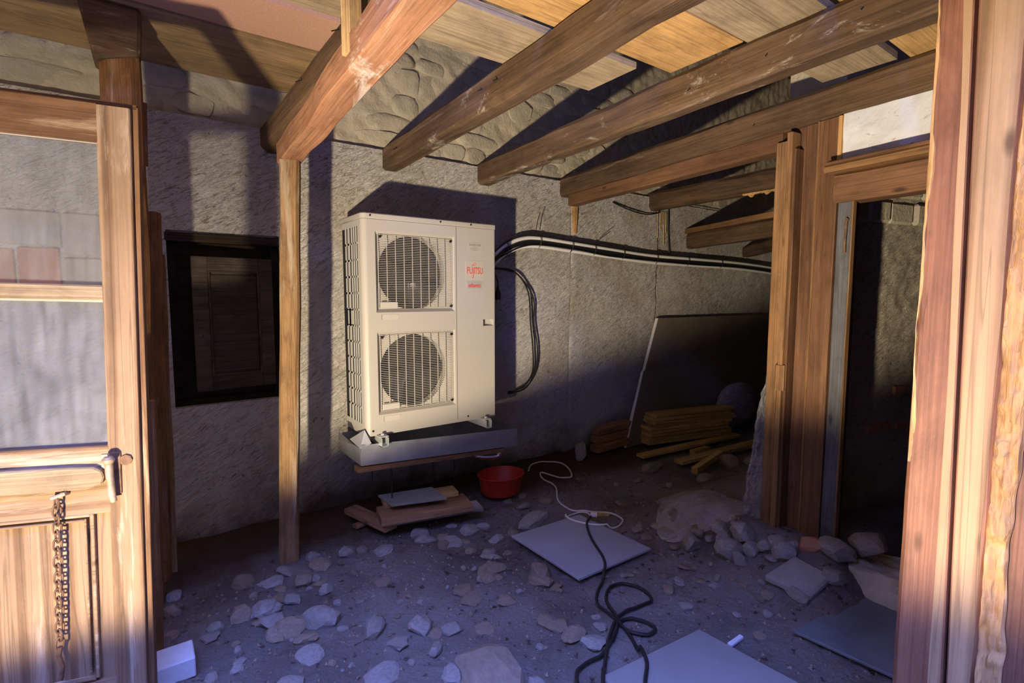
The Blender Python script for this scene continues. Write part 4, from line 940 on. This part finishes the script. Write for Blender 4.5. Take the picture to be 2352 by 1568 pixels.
# ------------------------------------------------------------------ slabs on the floor
slab('floor_slab', [(1.665,1.725,0),(2.188,1.713,0),(2.176,2.261,0),(1.665,2.28,0)], .040, .014, M_tile, 'square bluish-grey slab under the cable connector', 'slab')
slab('floor_slab', [(1.26,.62,0),(1.84,.60,0),(1.804,1.161,0),(1.285,1.212,0)], .036, .014, M_tile_g, 'pale grey slab at the bottom edge of the view', 'slab')
slab('floor_slab', [(2.107,.93,0),(2.16,.36,0),(2.64,.36,.03),(2.60,.835,.03)], .036, .012, M_tile_d, 'dark grey slab half hidden by the red-brown post', 'slab')
tag(MB().box((-.02,2.13,.0),(.112,2.255,.075)).build('foam_block', M_foam, bevel=.004), 'white foam block lying beside the open door', 'block')

# ------------------------------------------------------------------ cables on the floor
def on_floor(pts, dz): return [(x, y, floor_z(x, y)+dz) for x, y in pts]
wc = thing('extension_cable', (2.3,2.4,.03), 'thin white cable coiled over the bluish slab and running to the wall', 'cable')
wp = [(2.43,3.10),(2.55,3.20),(2.70,3.16),(2.76,3.04),(2.667,2.86),(2.57,2.90),(2.50,3.02),(2.436,2.94),(2.426,2.777),(2.275,2.572),(2.232,2.424),(2.312,2.323),(2.398,2.212),(2.383,2.09),(2.279,2.04),(2.147,2.082),(2.075,2.225),(2.122,2.323),(2.25,2.35),(2.288,2.298),(2.245,2.23),(2.205,2.19)]
def slabz(x, y, dz):
    z_ = floor_z(x, y)
    if 1.65 < x < 2.2 and 1.70 < y < 2.29: z_ = max(z_, .041)
    if 1.25 < x < 1.85 and .59 < y < 1.22: z_ = max(z_, .037)
    return z_ + dz
def lay(pts, dz, closed=False):      # a cable draped over earth and slabs, its height evened out along its run
    P = spline([(x, y, 0) for x, y in pts], 9, closed); Z = [max(slabz(p.x+a, p.y+b, dz) for a in (-.012,.012) for b in (-.012,.012)) for p in P]; n_ = len(Z)
    for _ in range(2): Z = [max(Z[i], (Z[max(i-1,0)]+Z[i]+Z[min(i+1,n_-1)])/3) for i in range(n_)]
    return [(p.x, p.y, z_) for p, z_ in zip(P, Z)]
MB().tube(lay(wp, .005), .0055, 7).build('lead', M_wcab, wc, smooth=True)
MB().tube([(2.205,2.19,.056),(2.235,2.165,.056)], .017, 10).build('socket', M_wcab, wc, smooth=True)
bc = thing('black_cable', (1.7,1.5,.02), 'black cable snaking over the floor towards the viewer', 'cable')
MB().tube([(2.238,2.163,.056),(2.29,2.115,.056)], lambda u: .015-.005*u, 10).build('plug', M_plank, bc, smooth=True)
b1 = [(2.205,2.185),(2.109,2.124),(1.996,1.974),(1.895,1.787),(1.81,1.697),(1.687,1.624),(1.618,1.548),(1.6,1.427),(1.576,1.346),(1.526,1.246),(1.469,1.157),(1.373,1.085),(1.28,.98)]
MB().tube(lay(b1, .007), .0075, 8).build('lead', M_cable, bc, smooth=True)
l1 = [(1.10,1.10),(1.236,1.287),(1.303,1.321),(1.406,1.319),(1.508,1.355),(1.604,1.424),(1.646,1.508),(1.694,1.575),(1.777,1.617),(1.847,1.584),(1.866,1.493),(1.838,1.428),(1.785,1.426),(1.684,1.441),(1.6,1.427),(1.493,1.366),(1.387,1.288),(1.254,1.172),(1.2,1.08)]
MB().tube(lay(l1, .011), .0075, 8).build('lead_loop', M_cable, bc, smooth=True)
l2 = [(1.61,1.412),(1.659,1.394),(1.689,1.336),(1.677,1.282),(1.629,1.276),(1.582,1.328),(1.59,1.39)]
MB().tube(lay(l2, .010, True), .0075, 8, closed=True).build('lead_loop', M_cable, bc, smooth=True)

# ------------------------------------------------------------------ stones
random.seed(21)
ROCKS = []
def rockmesh(seed):
    bm = bmesh.new(); bmesh.ops.create_icosphere(bm, subdivisions=2, radius=.5)
    r_ = random.Random(seed); pl = []
    for k in range(9):
        d_ = Vector((r_.gauss(0,1), r_.gauss(0,1), r_.gauss(0,1))).normalized(); pl.append((d_, r_.uniform(.30,.46)))
    for v in bm.verts:
        c = v.co.copy()
        for d_, h_ in pl:
            k = c.dot(d_)
            if k > h_: c -= d_*(k-h_)
        c *= 1 + .10*noise.noise(c*6+Vector((seed,0,0))); v.co = c
    me = bpy.data.meshes.new('stone_mesh'); bm.to_mesh(me); bm.free(); return me
for k in range(14):
    ROCKS.append(rockmesh(k+1))
RM = [ [None]*3 for _ in range(14) ]
def rock(x, y, w, label, cat='stone', group=None, mat=None, hk=.62, name='stone', sink=.30, rz=None, dl=1.0, zoff=0):
    mi = {None: 0, M_rock: 0, M_rock_b: 1, M_brick: 2}.get(mat, 0); k = random.randrange(14)
    me = ROCKS[k]
    mt = mat or M_rock
    if not me.materials: me.materials.append(mt)
    elif me.materials[0] != mt:
        key = (k, mt.name)
        if key not in RC: RC[key] = me.copy(); RC[key].materials.clear(); RC[key].materials.append(mt)
        me = RC[key]
    o = bpy.data.objects.new(name, me); COL.objects.link(o)
    w = w*1.15; h_ = w*hk; d_ = w*random.uniform(.7,1.0)*dl
    attach(o, None, Matrix.Translation((x, y, floor_z(x, y)+h_*(.42-sink)+zoff)) @ Matrix.Rotation(rz if rz is not None else random.uniform(0,6.28), 4, 'Z') @ Matrix.Rotation(random.uniform(-.25,.25), 4, 'X') @ Matrix.Diagonal((w*1.12, d_*1.12, h_*1.15, 1)))
    return tag(o, label, cat, group)
RC = {}
FLOOR = [(0.7,2.765,0.07),(0.871,2.713,0.093),(0.944,2.701,0.065),(1.259,2.597,0.075),(1.371,2.554,0.083),(0.553,2.712,0.087),(0.476,2.668,0.117),(0.653,2.543,0.058),(0.595,2.561,0.097),(0.499,2.579,0.057),(0.352,2.729,0.096),(0.382,2.597,0.043),(0.519,2.419,0.084),(0.465,2.471,0.073),(0.388,2.416,0.105),(0.435,2.382,0.058),(0.304,2.443,0.092),(0.661,2.397,0.062),(0.636,2.079,0.044),(0.738,1.976,0.098),(0.902,1.873,0.104),(0.88,1.716,0.062),(0.455,2.211,0.11),(0.207,2.414,0.061),(0.077,2.79,0.074),(0.061,2.644,0.07),(0.047,2.451,0.065),(0.257,2.127,0.045),(0.237,2.081,0.049),(0.159,2.088,0.048),(0.448,2.137,0.027),(0.635,2.309,0.03),(0.678,2.277,0.036),(0.432,1.93,0.025),(0.555,1.831,0.016),(0.908,2.308,0.089),(1.332,2.467,0.073)]
MID = [(1.538,2.542,0.107),(1.455,2.44,0.05),(1.612,2.351,0.085),(1.631,2.524,0.079),(1.735,2.362,0.062),(2.011,2.62,0.087),(1.99,2.759,0.06),(2.127,2.772,0.061),(2.195,2.611,0.089),(1.578,1.921,0.132),(1.42,2.316,0.081),(1.491,2.247,0.064),(1.425,2.148,0.032),(1.329,2.139,0.033),(1.38,2.002,0.043),(1.354,2.069,0.037),(1.575,2.185,0.048),(1.278,2.66,0.09)]
RGT = [(2.369,1.759,0.084),(2.3,1.835,0.06),(2.32,1.915,0.069),(2.39,1.839,0.061),(2.494,1.804,0.062),(2.504,1.894,0.053),(2.583,2.27,0.079),(2.489,1.662,0.076),(2.51,1.638,0.049),(3.425,2.20,0.125),(2.693,2.804,0.04),(2.836,2.547,0.055),(3.131,2.298,0.065),(3.017,2.493,0.079),(2.189,1.336,0.051),(2.265,1.116,0.06),(2.507,0.90,0.026)]
HEAP = [(2.475,1.497,0.089),(2.429,1.443,0.078),(2.481,1.363,0.115),(2.433,1.291,0.083),(2.385,1.381,0.114),(2.34,1.573,0.096),(2.368,1.314,0.067),(2.407,1.504,0.049),(2.468,1.235,0.08),(2.504,1.196,0.088),(2.514,1.126,0.057),(2.461,1.144,0.092),(2.41,1.569,0.047)]
for x, y, w in FLOOR: rock(x, y, w, 'loose grey stone on the bare earth between the open door and the slender post', group='stones on the left of the floor', mat=random.choice((M_rock, M_rock, M_rock_b)), hk=random.uniform(.4,.75))
for x, y, w in MID: rock(x, y, w, 'loose grey stone on the earth between the board pile and the bluish slab', group='stones in the middle of the floor', mat=random.choice((M_rock, M_rock, M_rock_b)), hk=random.uniform(.4,.7))
for x, y, w in RGT: rock(x, y, w, 'scattered grey stone on the earth right of the bluish slab', group='stones on the right of the floor', mat=random.choice((M_rock, M_rock, M_rock_b)), hk=random.uniform(.4,.7))
for x, y, w in HEAP: rock(x, y, w, 'rounded grey stone in the heap at the foot of the door frame', group='stone heap by the door frame', hk=random.uniform(.7,.9), sink=.12)
for k in range(34):
    x = random.uniform(.1,1.6); y = random.uniform(1.45,2.65)
    rock(x, y, random.uniform(.018,.042), 'small pebble-sized stone on the bluish-lit earth left of the slab', group='small stones on the floor', mat=random.choice((M_rock, M_rock_b)))
for k in range(30):
    x = random.uniform(2.2,2.58); y = random.uniform(1.0,2.2)
    rock(x, y, random.uniform(.018,.045), 'small stone scattered round the heap by the door frame', group='small stones round the heap', mat=random.choice((M_rock, M_rock_b)))
for k in range(46):
    x = random.uniform(.1,1.62); y = random.uniform(1.35,2.7)
    rock(x, y, random.uniform(.05,.12), 'flat stone half buried in the trodden earth left of the slab', group='half-buried stones', mat=random.choice((M_rock, M_rock_b)), hk=random.uniform(.22,.36), sink=.22)
for k in range(26):
    x = random.uniform(1.9,2.5); y = random.uniform(1.0,1.68)
    rock(x, y, random.uniform(.03,.07), 'small flat stone half buried between the bluish slab and the stone heap', group='half-buried stones by the heap', mat=random.choice((M_rock, M_rock_b)), hk=random.uniform(.25,.45), sink=.2)
rock(.577, 2.187, .15, 'largest rounded flat stone on the earth left of the slab', hk=.5, dl=.9)
rock(2.561, 1.075, .107, 'reddish brick-like stone at the foot of the door frame', mat=M_brick, hk=.6, sink=.15)
rock(3.295, 2.593, .20, 'yellowish flat block in front of the timber', mat=M_rock_b, hk=.4, dl=.6, rz=.2)
rock(2.988, 3.10, .133, 'upright stone against the foot of the back wall', hk=1.1, sink=.1)
rock(3.92, 2.30, .17, 'round yellow-brown stone beside the plastic film', mat=M_rock_b, hk=.7)
rock(4.10, 2.15, .2, 'pale grey flat stone behind the plastic film', hk=.4)
rock(2.477, .93, .10, 'oblong stone beside the slate slab', hk=.55, rz=.2)
rock(2.319, 1.02, .125, 'broken stone under the edge of the slate slab', hk=.4, dl=.6)
rock(2.60, .965, .15, 'mortar-crusted stone of the door sill', hk=.5, sink=.1)
rock(2.70, .87, .17, 'pale rubble block forming the end of the door sill', hk=.55, sink=.0, zoff=.10)
rock(1.943, 2.424, .24, 'large flat half-buried stone behind the bluish slab', hk=.22, dl=.8, sink=.25)
rock(.984, 1.50, .33, 'large flat half-buried stone at the bottom edge of the view', hk=.2, dl=.8, sink=.28, mat=M_rock_b)
rock(1.60, 2.80, .09, 'brown half-buried stone just left of the red basin', mat=M_rock_b, hk=.4)
sl = [(2.30,1.155,.085),(2.318,.955,.075),(2.452,.925,.135),(2.47,1.10,.15)]
tag(MB().hexa([(x,y,z_-.01) for x,y,z_ in sl] + [(x,y,z_+.024) for x,y,z_ in sl]).build('slate_slab', M_slate, bevel=.008), 'tilted slab of grey slate below the stone heap', 'stone')
tag(MB().box((1.835,1.035,.012),(1.925,1.055,.026)).build('white_stick', M_foam, bevel=.003), 'short white stick on the earth beyond the pale slab', 'stick')
# gravel
gv = MB(); random.seed(8)
for k in range(2600):
    x = random.uniform(-.2,2.95); y = random.uniform(.5,2.8)
    if x > PX(y)-.06 and y < 1.5: continue
    r_ = random.uniform(.003,.009); z_ = floor_z(x, y) + r_*.3; a = random.random()*6
    gv.add([(x+r_*1.3*math.cos(a+q*2.09), y+r_*1.3*math.sin(a+q*2.09), z_-r_*.5) for q in range(3)] + [(x+r_*random.uniform(-.5,.5), y+r_*random.uniform(-.5,.5), z_+r_*.8)], [(0,1,3),(1,2,3),(2,0,3),(0,2,1)])
g = gv.build('gravel', M_rock_b); g['kind'] = 'stuff'; g['label'] = 'fine gravel and crumbs of mortar on the earth floor'; g['category'] = 'gravel'

# ------------------------------------------------------------------ the work lamp itself, outside the view on the left
wl_ = thing('work_lamp', (LAMP.x, LAMP.y, 0), 'small halogen work lamp standing on the ground, aimed up', 'lamp')
MB().hexa([(LAMP.x-.08,LAMP.y-.05,.13),(LAMP.x+.08,LAMP.y-.05,.13),(LAMP.x+.08,LAMP.y+.05,.13),(LAMP.x-.08,LAMP.y+.05,.13),(LAMP.x-.10,LAMP.y-.07,.175),(LAMP.x+.10,LAMP.y-.07,.175),(LAMP.x+.10,LAMP.y+.07,.175),(LAMP.x-.10,LAMP.y+.07,.175)]).build('housing', M_cable, wl_)
for sx_ in (-1, 1): MB().tube([(LAMP.x+sx_*.11,LAMP.y-.09,.0),(LAMP.x+sx_*.11,LAMP.y,.15),(LAMP.x+sx_*.11,LAMP.y+.09,.0)], .008, 8).build('stand', M_cable, wl_)
attach(bulb, wl_, Matrix.Translation(LAMP))
